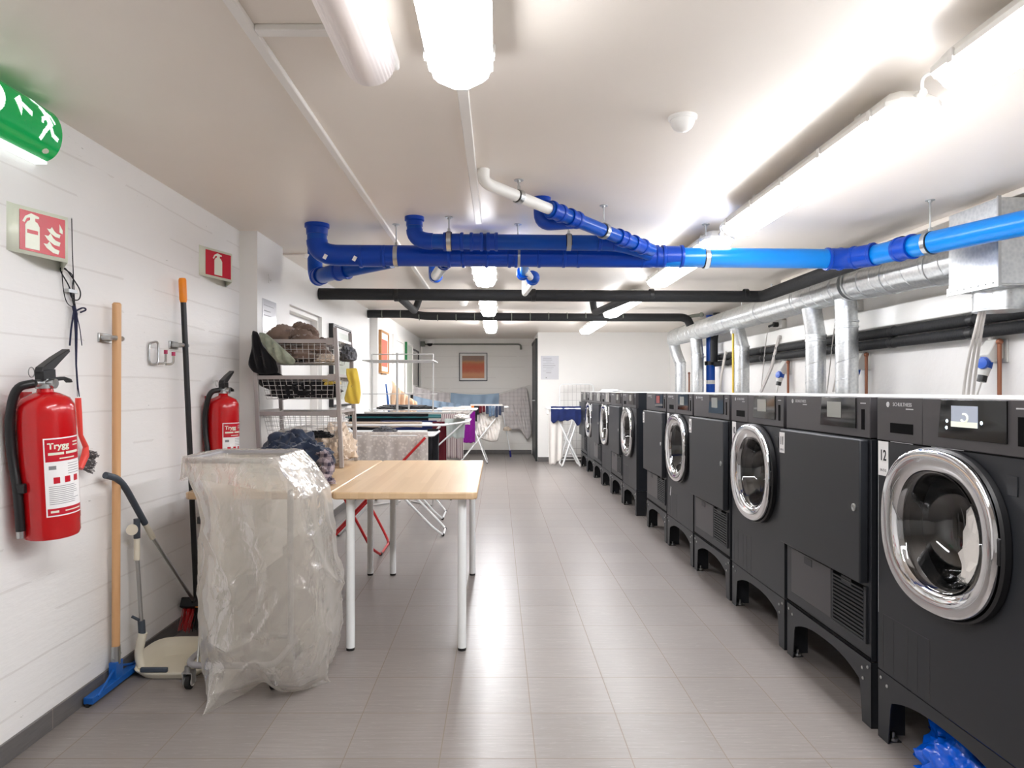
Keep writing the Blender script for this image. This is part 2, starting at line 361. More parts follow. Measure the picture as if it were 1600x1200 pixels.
# ------------------------------------------------------------------ mesh builder
SPLIT = {'fitting', 'joint', 'sleeve', 'coupling', 'clamp', 'bolt', 'sticker', 'tape_band', 'tape_ring', 'foot_cap', 'wing_strut', 'prong_cap', 'branch', 'rivet', 'brace', 'jaw', 'hazard_symbol', 'scuff_mark', 'duct_run'}
class MB:
    def __init__(s): s.v = []; s.f = []; s.m = []; s.cur = 0
    def add(s, vs, fs):
        o = len(s.v); s.v += [Vector(x) for x in vs]
        for f in fs: s.f.append([o+i for i in f]); s.m.append(s.cur)
        return s
    def mi(s, k): s.cur = k; return s
    def box(s, x0, x1, y0, y1, z0, z1):
        v = [(x, y, z) for x in (x0, x1) for y in (y0, y1) for z in (z0, z1)]
        return s.add(v, [(0, 1, 3, 2), (4, 6, 7, 5), (0, 4, 5, 1), (2, 3, 7, 6), (0, 2, 6, 4), (1, 5, 7, 3)])
    def obox(s, c, size, rot=None):
        R = rot if rot is not None else Matrix.Identity(3)
        c = Vector(c); h = Vector(size)/2
        v = [c+R@Vector((x*h.x, y*h.y, z*h.z)) for x in (-1, 1) for y in (-1, 1) for z in (-1, 1)]
        return s.add(v, [(0, 1, 3, 2), (4, 6, 7, 5), (0, 4, 5, 1), (2, 3, 7, 6), (0, 2, 6, 4), (1, 5, 7, 3)])
    def cyl(s, p0, p1, r, n=16, r2=None, caps=True):
        return s.tube([p0, p1], r, n, r_end=r2, caps=caps)
    def tube(s, pts, r, n=10, closed=False, r_end=None, caps=True, radii=None):
        P = [Vector(p) for p in pts]; k = len(P)
        T = []
        for i in range(k):
            if closed: t = P[(i+1) % k]-P[i-1]
            else: t = P[min(i+1, k-1)]-P[max(i-1, 0)]
            if t.length < 1e-9: t = Vector((0, 0, 1))
            T.append(t.normalized())
        a = Vector((0, 0, 1)) if abs(T[0].z) < .9 else Vector((1, 0, 0))
        N = T[0].cross(a).normalized(); o = len(s.v)
        for i in range(k):
            if i:
                ax = T[i-1].cross(T[i])
                if ax.length > 1e-8: N = Quaternion(ax.normalized(), T[i-1].angle(T[i]))@N
                N = (N-T[i]*N.dot(T[i])).normalized()
            B = T[i].cross(N)
            rr = radii[i] if radii else (r if r_end is None else lerp(r, r_end, i/(k-1)))
            for j in range(n):
                an = 2*PI*j/n; s.v.append(P[i]+(N*math.cos(an)+B*math.sin(an))*rr)
        for i in range(k if closed else k-1):
            a0 = o+i*n; b0 = o+((i+1) % k)*n
            for j in range(n):
                s.f.append([a0+j, a0+(j+1) % n, b0+(j+1) % n, b0+j]); s.m.append(s.cur)
        if not closed and caps:
            s.f.append([o+j for j in range(n)][::-1]); s.m.append(s.cur)
            s.f.append([o+(k-1)*n+j for j in range(n)]); s.m.append(s.cur)
        return s
    def lathe(s, O, A, prof, n=32, U=None, sx=1, sy=1, power=2):
        """prof: list of (radius, height along A)"""
        O = Vector(O); A = Vector(A).normalized()
        if U is None: U = A.orthogonal().normalized()
        else: U = Vector(U).normalized()
        W = A.cross(U); o = len(s.v); k = len(prof)
        for (r, h) in prof:
            for j in range(n):
                an = 2*PI*j/n; c, q = math.cos(an), math.sin(an)
                e = (abs(c)**power+abs(q)**power)**(-1/power)
                s.v.append(O+A*h+(U*c*sx+W*q*sy)*r*e)
        for i in range(k-1):
            for j in range(n):
                s.f.append([o+i*n+j, o+i*n+(j+1) % n, o+(i+1)*n+(j+1) % n, o+(i+1)*n+j]); s.m.append(s.cur)
        return s
    def cap(s, n, first=False, o=0):
        base = o if first else len(s.v)-n
        s.f.append([base+j for j in range(n)]); s.m.append(s.cur); return s
    def grid(s, fn, nu, nv, cu=False):
        o = len(s.v)
        for i in range(nv+1):
            for j in range(nu if cu else nu+1): s.v.append(Vector(fn(j/nu, i/nv)))
        w = nu if cu else nu+1
        for i in range(nv):
            for j in range(nu):
                s.f.append([o+i*w+j, o+i*w+(j+1) % w, o+(i+1)*w+(j+1) % w, o+(i+1)*w+j]); s.m.append(s.cur)
        return s
    def prism(s, poly, O, U, Vv, depth):
        O = Vector(O); U = Vector(U); Vv = Vector(Vv); W = U.cross(Vv).normalized()*depth
        n = len(poly); o = len(s.v)
        for (a, b) in poly: s.v.append(O+U*a+Vv*b)
        for (a, b) in poly: s.v.append(O+U*a+Vv*b+W)
        s.f.append([o+i for i in range(n)][::-1]); s.m.append(s.cur)
        s.f.append([o+n+i for i in range(n)]); s.m.append(s.cur)
        for i in range(n): s.f.append([o+i, o+(i+1) % n, o+n+(i+1) % n, o+n+i]); s.m.append(s.cur)
        return s
    def sphere(s, c, r, n=16, sz=1):
        k = n//2
        pr = [(max(1e-4, r*math.sin(PI*i/k)), -r*sz*math.cos(PI*i/k)) for i in range(k+1)]
        return s.lathe(c, (0, 0, 1), pr, n)
    def xf(s, fn, start=0):
        for i in range(start, len(s.v)): s.v[i] = Vector(fn(s.v[i]))
        return s
    def build(s, name, mats, parent=None, **k):
        if name in SPLIT and parent is not None:
            par = list(range(len(s.v)))
            def find(a):
                while par[a] != a: par[a] = par[par[a]]; a = par[a]
                return a
            for f in s.f:
                r = find(f[0])
                for i in f[1:]:
                    q = find(i)
                    if q != r: par[q] = r
            comp = {}
            for fi, f in enumerate(s.f): comp.setdefault(find(f[0]), []).append(fi)
            if len(comp) > 1:
                out = None
                for fl in comp.values():
                    mb = MB(); idx = {}
                    for fi in fl:
                        g = []
                        for i in s.f[fi]:
                            if i not in idx: idx[i] = len(mb.v); mb.v.append(s.v[i])
                            g.append(idx[i])
                        mb.f.append(g); mb.m.append(s.m[fi])
                    out = mb._build(name, mats, parent, **k)
                return out
        return s._build(name, mats, parent, **k)
    def _build(s, name, mats, parent=None, angle=35, bevel=0, solid=0, subd=0, label=None, cat=None, group=None, kind=None, origin=None, flat=False, local=False):
        me = bpy.data.meshes.new(name)
        if parent is None:
            if origin is None:
                xs = [v.x for v in s.v]; ys = [v.y for v in s.v]; zs = [v.z for v in s.v]
                origin = Vector(((min(xs)+max(xs))/2, (min(ys)+max(ys))/2, min(zs)))
            off = Vector(origin)
        else:
            off = Vector(parent['_o']) if not local else Vector((0, 0, 0))
        me.from_pydata([tuple(v-off) for v in s.v], [], s.f)
        if not isinstance(mats, (list, tuple)): mats = [mats]
        for m in mats: me.materials.append(m)
        me.polygons.foreach_set('material_index', s.m)
        me.validate(); me.update()
        me.polygons.foreach_set('use_smooth', [not flat]*len(me.polygons))
        if not flat: me.set_sharp_from_angle(angle=math.radians(angle))
        o = bpy.data.objects.new(name, me); C.objects.link(o)
        if parent is None: o.location = off
        else: o.parent = parent
        o['_o'] = tuple(off)
        if bevel:
            b = o.modifiers.new('bevel', 'BEVEL'); b.width = bevel; b.segments = 2; b.limit_method = 'ANGLE'; b.angle_limit = math.radians(40); b.harden_normals = False
        if solid:
            b = o.modifiers.new('solid', 'SOLIDIFY'); b.thickness = solid; b.offset = 0
        if subd:
            b = o.modifiers.new('sub', 'SUBSURF'); b.levels = subd; b.render_levels = subd
        tag(o, label, cat, group, kind)
        return o
def tag(o, label=None, cat=None, group=None, kind=None):
    if label: o['label'] = label
    if cat: o['category'] = cat
    if group: o['group'] = group
    if kind: o['kind'] = kind
    return o
def thing(name, label, cat, loc, group=None):
    o = bpy.data.objects.new(name, None); C.objects.link(o); o.location = loc; o['_o'] = tuple(loc); o.empty_display_size = .1
    return tag(o, label, cat, group)
def copy_tree(o, parent=None):
    c = o.copy(); C.objects.link(c)
    if parent is not None: c.parent = parent
    for ch in [x for x in list(o.children)]: copy_tree(ch, c)
    return c
def arc(c, a, b, n=6):
    """rounded corner polyline replacing point c between a and b"""
    return [(1-t)**2*Vector(a)+2*t*(1-t)*Vector(c)+t*t*Vector(b) for t in [i/n for i in range(n+1)]]
def rounded(pts, r, n=6, closed=False):
    P = [Vector(p) for p in pts]; out = []; k = len(P)
    for i in range(k):
        if not closed and i in (0, k-1): out.append(P[i]); continue
        a = P[i-1]; b = P[(i+1) % k]; c = P[i]
        ra = min(r, (a-c).length*.48); rb = min(r, (b-c).length*.48)
        out += arc(c, c+(a-c).normalized()*ra, c+(b-c).normalized()*rb, n)
    return out
def text_mesh(s, size, align='CENTER', extrude=.0003, bold=0):
    cu = bpy.data.curves.new('t', 'FONT'); cu.body = s; cu.size = size; cu.align_x = align; cu.align_y = 'CENTER'; cu.extrude = extrude; cu.offset = bold; cu.resolution_u = 3
    o = bpy.data.objects.new('t', cu); C.objects.link(o)
    bpy.context.view_layer.update()
    me = bpy.data.meshes.new_from_object(o.evaluated_get(bpy.context.evaluated_depsgraph_get()))
    vs = [v.co.copy() for v in me.vertices]; fs = [list(p.vertices) for p in me.polygons]
    bpy.data.objects.remove(o); bpy.data.curves.remove(cu); bpy.data.meshes.remove(me)
    return vs, fs
def text_into(mb, s, size, O, U, Vv, align='CENTER', extrude=.0003, bold=0, sx=1):
    vs, fs = text_mesh(s, size, align, extrude, bold)
    O = Vector(O); U = Vector(U).normalized(); Vv = Vector(Vv).normalized(); W = U.cross(Vv)
    mb.add([O+U*v.x*sx+Vv*v.y+W*v.z for v in vs], fs); return mb
# ------------------------------------------------------------------ setting
XL = -1.547; CEIL = 2.125; XR = 2.83; YB = 12.5; YB2 = 11.15; XS = .655; Y0 = -2.1
def S(mb, name, m, **k): return mb.build(name, m, kind='structure', **k)
S(MB().box(XL-.4, XR+.2, Y0-.1, YB+.2, -.1, 0), 'floor', M['floor'], origin=(0, 0, 0))
S(MB().box(XL-.4, XR+.2, Y0-.1, YB+.2, CEIL, CEIL+.1), 'ceiling', M['ceiling'], origin=(0, 0, CEIL))
S(MB().box(XL-.15, XL, Y0, 4.06, 0, CEIL), 'wall_left', M['wall'], origin=(XL, 0, 0))
S(MB().box(XL-.15, -1.44, 4.06, 4.54, 0, CEIL), 'wall_left', M['wall_smooth'], origin=(-1.44, 4.3, 0))
S(MB().box(XL-.15, -1.52, 4.54, 4.95, 0, CEIL).box(XL-.15, -1.52, 4.95, 5.86, 1.80, CEIL).box(XL-.15, -1.52, 5.86, 8.06, 0, CEIL), 'wall_left', M['wall_smooth'], origin=(-1.52, 6, 0))
S(MB().box(XL-.15, -1.43, 8.06, YB+.1, 0, CEIL), 'wall_left', M['wall_smooth'], origin=(-1.43, 10, 0))
S(MB().box(XR, XR+.15, Y0, YB+.1, 0, CEIL), 'wall_right', M['wall_rough'], origin=(XR, 0, 0))
S(MB().box(-1.43, XS, YB, YB+.15, 0, CEIL), 'wall_back', M['wall_back'], origin=(0, YB, 0))
S(MB().box(XS, XR, YB2, YB+.15, 0, CEIL), 'wall_back', M['wall_smooth'], origin=(XS, YB2, 0))
S(MB().box(XL-.3, XR+.15, Y0-.1, Y0, 0, CEIL), 'wall_front', M['wall_smooth'], origin=(0, Y0, 0))
# doors of the room
d = S(MB().box(-1.66, -1.61, 4.97, 5.84, .0, 1.78), 'door_1', M['door_white'], bevel=.004)
fr = MB().box(-1.61, -1.55, 4.95, 4.985, 0, 1.80).box(-1.61, -1.55, 5.825, 5.86, 0, 1.80).box(-1.61, -1.55, 4.985, 5.825, 1.765, 1.80)
fr.build('door_frame', M['white_paint'], d, bevel=.003)
d = S(MB().box(XS-.028, XS-.001, YB2+.16, YB-.06, .0, 1.98), 'door_2', M['door_dark'], bevel=.003)
MB().box(XS-.034, XS-.001, YB2+.04, YB2+.158, 0, 2.03).box(XS-.034, XS-.001, YB2+.158, YB-.02, 1.985, 2.03).build('door_frame', M['door_black'], d)
MB().cyl((XS-.028, YB2+.25, 1.0), (XS-.07, YB2+.25, 1.0), .012).tube([(XS-.07, YB2+.25, 1.0), (XS-.07, YB2+.36, 1.0)], .01).build('door_handle', M['steel'], d)
d = S(MB().box(-1.429, -1.405, 9.2, 10.1, 0, 1.86), 'door_3', M['door_white'], bevel=.003)
MB().box(-1.429, -1.398, 9.13, 9.198, 0, 1.93).box(-1.429, -1.398, 10.102, 10.17, 0, 1.93).box(-1.429, -1.398, 9.198, 10.102, 1.862, 1.93).build('door_frame', M['white_paint'], d)
# skirtings
bh = .068
for nm, b in (('baseboard_left', [(XL, XL+.01, Y0, 4.06), (-1.44, -1.43, 4.06, 4.54), (-1.52, -1.51, 4.54, 4.95), (-1.52, -1.51, 5.86, 8.06), (-1.43, -1.42, 8.06, 9.13), (-1.43, -1.42, 10.17, YB)]),
              ('baseboard_right', [(XR-.01, XR, Y0, YB2)]),
              ('baseboard_back', [(-1.42, XS-.035, YB-.01, YB), (XS-.0, XR-.01, YB2-.01, YB2)])):
    mb = MB()
    for (x0, x1, y0, y1) in b: mb.box(x0, x1, y0, y1, 0, bh if nm != 'baseboard_back' else .075)
    if nm == 'baseboard_left': mb.box(XL+.01, -1.44, 4.05, 4.06, 0, bh)
    S(mb, nm, M['skirting'], bevel=.002)
# ceiling battens
S(MB().box(-.664, -.634, Y0, 6.9, CEIL-.018, CEIL), 'trim_1', M['white_paint'], bevel=.004)
S(MB().box(-.634, -.40, 1.765, 1.80, CEIL-.018, CEIL), 'trim_2', M['white_paint'], bevel=.003)
S(MB().box(-.128, -.092, 1.90, 3.82, CEIL-.02, CEIL), 'trim_3', M['white_paint'], bevel=.003)
S(MB().box(2.46, XR, Y0, 5.9, CEIL-.03, CEIL), 'trim_4', M['ceiling'], bevel=.004)
S(MB().box(-1.5, -.2, 4.72, 4.80, CEIL-.014, CEIL), 'trim_5', M['ceiling'], bevel=.004)

# ------------------------------------------------------------------ ceiling lamps
def lamp(x, y0, y1, label, group):
    t = thing('ceiling_lamp', label, 'lamp', (x, (y0+y1)/2, CEIL), group)
    zt = CEIL-.035; zm = CEIL-.085; zb = CEIL-.135; w = .083
    b = MB()
    # housing: trapezoid profile with chamfered ends
    def ring(hw, ya, yb, z, ch): return [(x-hw, ya+ch, z), (x-hw+ch, ya, z), (x+hw-ch, ya, z), (x+hw, ya+ch, z), (x+hw, yb-ch, z), (x+hw-ch, yb, z), (x-hw+ch, yb, z), (x-hw, yb-ch, z)]
    def loft(mb, rings):
        o = len(mb.v); vs = [p for r in rings for p in r]; n = 8; fs = []
        for i in range(len(rings)-1):
            for j in range(n): fs.append((i*n+j, i*n+(j+1) % n, (i+1)*n+(j+1) % n, (i+1)*n+j))
        fs.append(tuple(range(n))); fs.append(tuple((len(rings)-1)*n+j for j in range(n)))
        mb.add(vs, fs)
    loft(b, [ring(.055, y0+.045, y1-.045, zt, .02), ring(w+.004, y0+.004, y1-.004, zm+.012, .03), ring(w+.004, y0+.004, y1-.004, zm-.004, .03)])
    b.box(x-.02, x+.02, y0+.3, y0+.34, zt, CEIL).box(x-.02, x+.02, y1-.34, y1-.3, zt, CEIL)
    b.build('housing', M['lamp_body'], t, angle=25)
    d = MB(); loft(d, [ring(w-.003, y0+.008, y1-.008, zm-.0045, .028), ring(w-.010, y0+.014, y1-.014, zb+.02, .036), ring(w-.024, y0+.026, y1-.026, zb, .042)])
    d.build('diffuser', M['diffuser_near' if y0 < 3 else 'diffuser_mid' if y0 < 6.5 else 'diffuser_last' if (x < 0 and y0 > 8) else 'diffuser_far'], t, angle=25)
    for k in range(5):
        yy = lerp(y0+.12, y1-.12, k/4)
        for sx in (-1, 1):
            MB().obox((x+sx*(w+.006), yy, zm+.004), (.008, .022, .034)).build('clip', M['grey_plastic_light'], t, bevel=.002)
    for yy, sg in ((y0, -1), (y1, 1)):
        MB().cyl((x, yy+sg*-.02, zm+.02), (x, yy+sg*.016, zm+.02), .012, 12).build('cable_gland', M['lamp_body'], t)
    return t
cg = 'lit fluorescent lamps in the centre row'; rg = 'lit fluorescent lamps above the machines'
lamp(-.10, .29, 1.875, 'lit ceiling lamp nearest the viewer in the centre row, beside the unlit clear fixture', cg)
lamp(-.10, 3.99, 5.42, 'lit ceiling lamp in the centre row showing just under the blue pipes', cg)
lamp(-.10, 6.0, 7.56, 'lit ceiling lamp in the centre row between the two black pipes', cg)
lamp(-.10, 8.2, 9.77, 'lit ceiling lamp farthest back in the centre row, beyond both black pipes', cg)
lamp(1.27, .30, 1.89, 'lit ceiling lamp cut by the right edge of the photo', rg)
lamp(1.27, 2.04, 3.64, 'whole long lit ceiling lamp at upper right, between smoke detector and blue pipe', rg)
lamp(1.27, 3.86, 5.45, 'lit ceiling lamp crossed by the bright blue pipe', rg)
lamp(1.27, 6.12, 7.7, 'lit ceiling lamp peeking out just below the front black pipe on the right', rg)
lamp(1.27, 8.35, 9.9, 'lit ceiling lamp farthest back on the machine side, below the rear black pipe', rg)
zc = CEIL-.065
for (ya, yb, lb) in ((1.90, 2.03, 'white cable linking the two nearest lamps above the machines'), (3.65, 3.85, 'white cable linking two lamps just before the bright blue pipe')):
    MB().tube(rounded([(1.27, ya, zc), (1.28, ya+.03, CEIL-.03), (1.25, yb-.03, CEIL-.03), (1.27, yb, zc)], .02), .005, 8).build('lamp_cable', M['white_plastic'], label=lb, cat='cable')
# unlit emergency fixture
t = thing('emergency_light', 'unlit clear ribbed emergency light fixture left of the nearest bright lamp', 'lamp', (-.335, 1.5, CEIL))
ex = -.362
MB().box(ex-.078, ex+.078, 1.02, 1.965, CEIL-.03, CEIL).build('base', M['white_plastic'], t, bevel=.006)
cv = MB()
def efn(u, v):
    a = PI*u; rr = .072+.0012*math.cos(a*40)
    y = lerp(1.03, 1.96, v); k = 1 if v < .93 else math.sqrt(max(0, 1-((v-.93)/.07)**2))*.6+.4
    if v > .999: k = .35
    return (ex-math.cos(a)*rr*(.75+.25*k), y, CEIL-.03-math.sin(a)*.068*k)
cv.grid(efn, 96, 24); cv.build('cover', M['clear_ribbed'], t)
MB().box(ex-.05, ex+.05, 1.2, 1.36, CEIL-.05, CEIL-.031).cyl((ex-.015, 1.33, CEIL-.05), (ex-.015, 1.33, CEIL-.062), .007).cyl((ex+.015, 1.33, CEIL-.05), (ex+.015, 1.33, CEIL-.062), .007).build('lamp_holder', M['grey_plastic_light'], t, bevel=.002)
MB().cyl((ex, 1.38, CEIL-.05), (ex, 1.84, CEIL-.05), .012).build('tube', M['white_plastic'], t)
# detectors
def detector(x, y, lb, r=.05):
    t = thing('smoke_detector', lb, 'smoke detector', (x, y, CEIL), None)
    MB().lathe((x, y, CEIL), (0, 0, -1), [(r*1.0, 0), (r*1.0, .006), (r*.9, .012), (.001, .012)], 32).build('base', M['white_plastic'], t)
    MB().lathe((x, y, CEIL-.012), (0, 0, -1), [(r*.82, 0), (r*.80, .012), (r*.66, .026), (r*.4, .036), (.001, .04)], 32).build('dome', M['white_plastic'], t, angle=60)
detector(.645, 2.37, 'white domed detector alone on the ceiling at upper right')
detector(-.37, 7.3, 'small white detector on the ceiling between the black pipes', .055)

# ------------------------------------------------------------------ pipes
def hanger(p, zt=CEIL, r=.06, ax=(1, 0, 0), lb='', ring=M['steel']):
    p = Vector(p)
    t = thing('pipe_hanger', lb, 'pipe hanger', (p.x, p.y, zt), 'steel pipe hangers on the ceiling')
    MB().cyl((p.x, p.y, p.z+r), (p.x, p.y, zt), .004, 8).build('rod', M['steel'], t)
    MB().cyl((p.x, p.y, zt-.003), (p.x, p.y, zt), .022, 16).cyl((p.x, p.y, zt-.012), (p.x, p.y, zt-.003), .009, 6).build('ceiling_plate', M['steel'], t)
    A = Vector(ax).normalized()
    MB().lathe(p-A*.012, A, [(r, 0), (r+.005, 0), (r+.005, .024), (r, .024), (r, 0)], 28).obox(p+V(0, 0, r+.01), (.014, .014, .02)).build('clamp', ring, t)
    MB().lathe(p-A*.016, A, [(r-.004, 0), (r+.0005, 0), (r+.0005, .032), (r-.004, .032)], 28).build('rubber_lining', M['rubber'], t)
def coll(mb, p, d, r, L=.1, lip=.006):
    """pipe socket: sleeve with two raised lips"""
    p = Vector(p); d = Vector(d).normalized()
    mb.lathe(p-d*L/2, d, [(r-.004, 0), (r+lip*1.4, 0), (r+lip*1.6, .008), (r+lip*1.4, .016), (r+lip*.6, .02), (r+lip*.6, L-.02), (r+lip*1.4, L-.016), (r+lip*1.6, L-.008), (r+lip*1.4, L), (r-.004, L)], 32)
YP = 3.9; ZP = 1.945; R1 = .056
# main waste line: one thing, with bright run, dark run and fittings
t = thing('drain_pipe', 'thick blue drain pipe crossing the whole ceiling and turning toward the viewer at right', 'pipe', (0, YP, ZP))
pl = [V(-1.04, YP, CEIL+.0), V(-1.04, YP, ZP+.002), V(.95, YP, ZP-.01)]
MB().tube(rounded(pl, .13, 10), R1, 28).build('pipe_run', M['blue_pipe'], t, label='darker blue run with an elbow into the ceiling')
pr = [V(.95, YP, ZP-.01), V(2.06, YP, ZP-.02), V(2.15, 3.46, ZP-.035), V(2.67, 1.85, ZP-.055)]
pr2 = rounded(pr, .16, 10)
MB().tube(pr2, R1, 28).build('pipe_run', M['blue_bright'], t, label='bright blue run toward the viewer')
cm = MB()
cm.lathe((-1.04, YP, CEIL), (0, 0, -1), [(R1, 0), (R1+.014, 0), (R1+.014, .02), (R1+.006, .024), (R1+.004, .06), (R1-.003, .06)], 32)
cm.tube(rounded(pl, .13, 10)[1:13], R1+.004, 28)
for X, L in ((-.72, .15), (-.24, .10), (.0, .15), (.17, .15), (.42, .1), (.87, .10), (1.0, .12)): coll(cm, (X, YP, ZP-.005), (1, 0, 0), R1, L)
cm.tube(pr2[1:12], R1+.004, 28)
coll(cm, (1.93, YP, ZP-.02), (1, 0, 0), R1, .09); coll(cm, V(2.05, 3.80, ZP-.022), (.6, -1, 0), R1, .12)
coll(cm, pr[2].lerp(pr[1], .18)+V(-.005, 0, 0), pr[2]-pr[1], R1, .10)
cm.build('fitting', M['blue_dark'], t, label='dark blue sockets and elbows')
lbm = MB()
for (px, py) in ((479, 400), (508, 401), (554, 404)):
    p = at(px, py, YP-R1-.012); lbm.obox(p, (.02, .002, .028), Matrix.Rotation(.5, 3, 'Y'))
lbm.build('sticker', M['sticker'], t)
for X, lb in ((-.80, 'left end'), (.10, 'middle')): pass
hanger((-.70-.02+.135, YP, ZP-.003), lb='steel pipe hanger on the blue drain pipe near its left end', r=R1+.001)
hanger((.115, YP, ZP-.006), lb='steel pipe hanger on the blue drain pipe behind the upper parallel pipe', r=R1+.001)
hanger((1.195, YP, ZP-.015), lb='steel pipe hanger where the drain pipe turns bright blue under a lamp', r=R1+.001)
dd = (pr[3]-pr[2]).normalized(); hp = pr[2].lerp(pr[3], .035)
hanger(hp, lb='steel pipe hanger on the bright blue pipe just past its bend', r=R1+.001, ax=dd)
# upper parallel pipe
R2 = .042; Y2 = 3.74; Z2 = 1.992
t = thing('drain_pipe', 'thinner blue pipe running in front of the upper half of the thick drain pipe', 'pipe', (0, Y2, Z2))
pl = rounded([V(-.46, Y2, CEIL), V(-.46, Y2, Z2), V(.66, Y2, Z2-.01), V(.86, YP-.07, ZP)], .1, 8)
MB().tube(pl, R2, 24).build('pipe_run', M['blue_pipe'], t)
cm = MB(); cm.lathe((-.46, Y2, CEIL), (0, 0, -1), [(R2, 0), (R2+.012, 0), (R2+.012, .02), (R2+.004, .024), (R2+.004, .05), (R2-.003, .05)], 28)
cm.tube(pl[1:10], R2+.004, 24)
for X, L in ((-.245, .11), (-.10, .11), (-.05, .10), (.60, .10)): coll(cm, (X, Y2, Z2-.003), (1, 0, 0), R2, L)
cm.build('fitting', M['blue_dark'], t)
hanger((-.27+.0, Y2, Z2), lb='steel pipe hanger near the left elbow of the upper blue pipe', r=R2+.008)
hanger((.39, Y2, Z2-.005), lb='steel pipe hanger in the middle of the upper blue pipe', r=R2+.001)
# diagonal white to blue pipe
t = thing('drain_pipe', 'diagonal pipe, white at its ceiling elbow then blue, running down to the thick drain pipe', 'pipe', (0, 3.2, 2.0))
P0 = V(-.062, 2.93, 2.068); P1 = V(.86, 3.80, 1.955)
tt = lambda s: P0.lerp(P1, s)
MB().tube(rounded([V(-.062, 2.93, CEIL), P0, tt(.345)], .05, 8), .026, 20).build('white_section', M['white_plastic'], t)
MB().tube([tt(.33), tt(1.0)], .035, 24).build('blue_section', M['blue_pipe'], t)
dv = (P1-P0).normalized(); cm = MB()
for s, L in ((.37, .08), (.47, .07), (.78, .07), (.90, .1)): coll(cm, tt(s), dv, .035, L)
cm.tube(rounded([V(.215, 3.37, CEIL), V(.215, 3.37, 2.0), tt(.50)], .05, 6), .038, 24)
cm.lathe((.215, 3.37, CEIL), (0, 0, -1), [(.038, 0), (.048, 0), (.048, .02), (.038, .022)], 24)
cm.build('fitting', M['blue_dark'], t)
hanger(tt(.17), lb='steel pipe hanger on the white part of the diagonal pipe', r=.027, ax=dv)
hanger(tt(.66), lb='steel pipe hanger on the blue part of the diagonal pipe', r=.036, ax=dv)
# branches behind the main line
t = thing('branch_pipe', 'short blue branch pipe tucked behind the left elbow of the thick drain pipe', 'pipe', (-1.0, 4.2, 1.9))
pb = rounded([V(-1.20, 4.45, CEIL), V(-1.20, 4.45, 1.90), V(-1.05, 4.2, 1.895), V(-.62, 3.95, 1.93)], .1, 8)
MB().tube(pb, .048, 24).build('pipe_run', M['blue_pipe'], t)
cm = MB(); coll(cm, (-1.14, 4.34, 1.90), (.6, -.9, 0), .048, .08); coll(cm, (-.95, 4.14, 1.90), (.8, -.5, .05), .048, .09); cm.build('fitting', M['blue_dark'], t)
t = thing('branch_pipe', 'short blue and silver branch pipe hanging behind the drain pipe left of the centre lamps', 'pipe', (-.4, 4.4, 1.9))
pb = [V(-.30, YP+.05, ZP-.02), V(-.44, 4.75, 1.965)]
MB().tube(pb, .036, 20).build('pipe_run', M['duct'], t, label='silvery straight part')
MB().tube(rounded([V(-.425, 4.68, 1.96), V(-.445, 4.78, 1.965), V(-.445, 4.80, CEIL)], .06, 6), .045, 20).build('elbow', M['blue_pipe'], t)
cm = MB(); coll(cm, (-.315, 4.0, ZP-.018), (-.14, .75, .02), .036, .08); cm.build('fitting', M['blue_dark'], t)
t = thing('branch_pipe', 'small blue tee with a short white pipe hanging behind the drain pipe at ceiling centre', 'pipe', (.2, 4.4, 1.9))
MB().tube(rounded([V(.155, YP+.05, ZP-.02), V(.175, 4.55, 1.945), V(.19, 4.55, CEIL)], .05, 6), .027, 18).build('pipe_run', M['blue_bright'], t)
MB().tube([V(.155, 4.2, 1.935), V(.25, 4.75, 1.93)], .022, 18).tube(rounded([V(.25, 4.75, 1.93), V(.215, 5.5, 1.95), V(.215, 5.52, CEIL)], .05, 6), .022, 18).build('white_section', M['white_plastic'], t)
cm = MB(); coll(cm, (.165, 4.45, 1.94), (0, 1, 0), .027, .1, .01); coll(cm, (.235, 4.62, 1.935), (.1, 1, 0), .03, .08, .01); cm.sphere((.24, 4.6, 1.935), .045, 18); cm.build('fitting', M['blue_pipe'], t)
# black insulated pipes
t = thing('insulated_pipe', 'front black insulated pipe spanning the room below the ceiling and turning at right', 'pipe', (0, 5.75, 1.98))
Z3 = 1.985
MB().tube(rounded([V(-1.515, 5.75, Z3+.003), V(.0, 5.75, Z3-.01), V(2.24, 5.75, Z3-.02), V(2.24, 3.75, Z3-.01)], .06, 4), .049, 24).build('pipe_run', M['black_foam'], t, angle=50)
cm = MB()
for X in (-.86, .3, 1.3, 2.1): cm.lathe((X-.02, 5.75, Z3-.008), (1, 0, 0), [(.049, 0), (.054, .004), (.054, .036), (.049, .04)], 24)
cm.build('tape_band', M['black_plastic'], t)
MB().tube(rounded([V(-.84, 5.78, Z3-.02), V(-.84, 6.85, 1.97), V(-.80, 6.95, CEIL)], .07, 6), .034, 18).tube(rounded([V(1.14, 5.78, Z3-.02), V(.99, 6.95, 1.965), V(.97, 6.98, CEIL)], .07, 6), .034, 18).build('branch', M['black_foam'], t, angle=50)
t = thing('insulated_pipe', 'rear black insulated pipe with tape rings, lower in the picture and farther back', 'pipe', (0, 7.9, 2.05))
pts = rounded([V(-1.515, 7.9, 2.062), V(-1.0, 7.9, 2.06), V(-.86, 7.9, 2.035), V(1.02, 7.9, 2.02), V(2.2, 7.9, 2.02), V(2.24, 7.9, 1.93)], .1, 6)
MB().tube(pts, .047, 20).build('pipe_run', M['black_foam'], t, angle=50)
cm = MB()
for k in range(14):
    X = -1.35+k*.215; z = 2.061 if X < -1 else (2.035 if X < -.8 else 2.028)
    cm.lathe((X, 7.9, z-.001), (1, 0, 0), [(.047, 0), (.0495, .001), (.0495, .008), (.047, .009)], 20)
cm.build('tape_ring', M['conduit'], t)
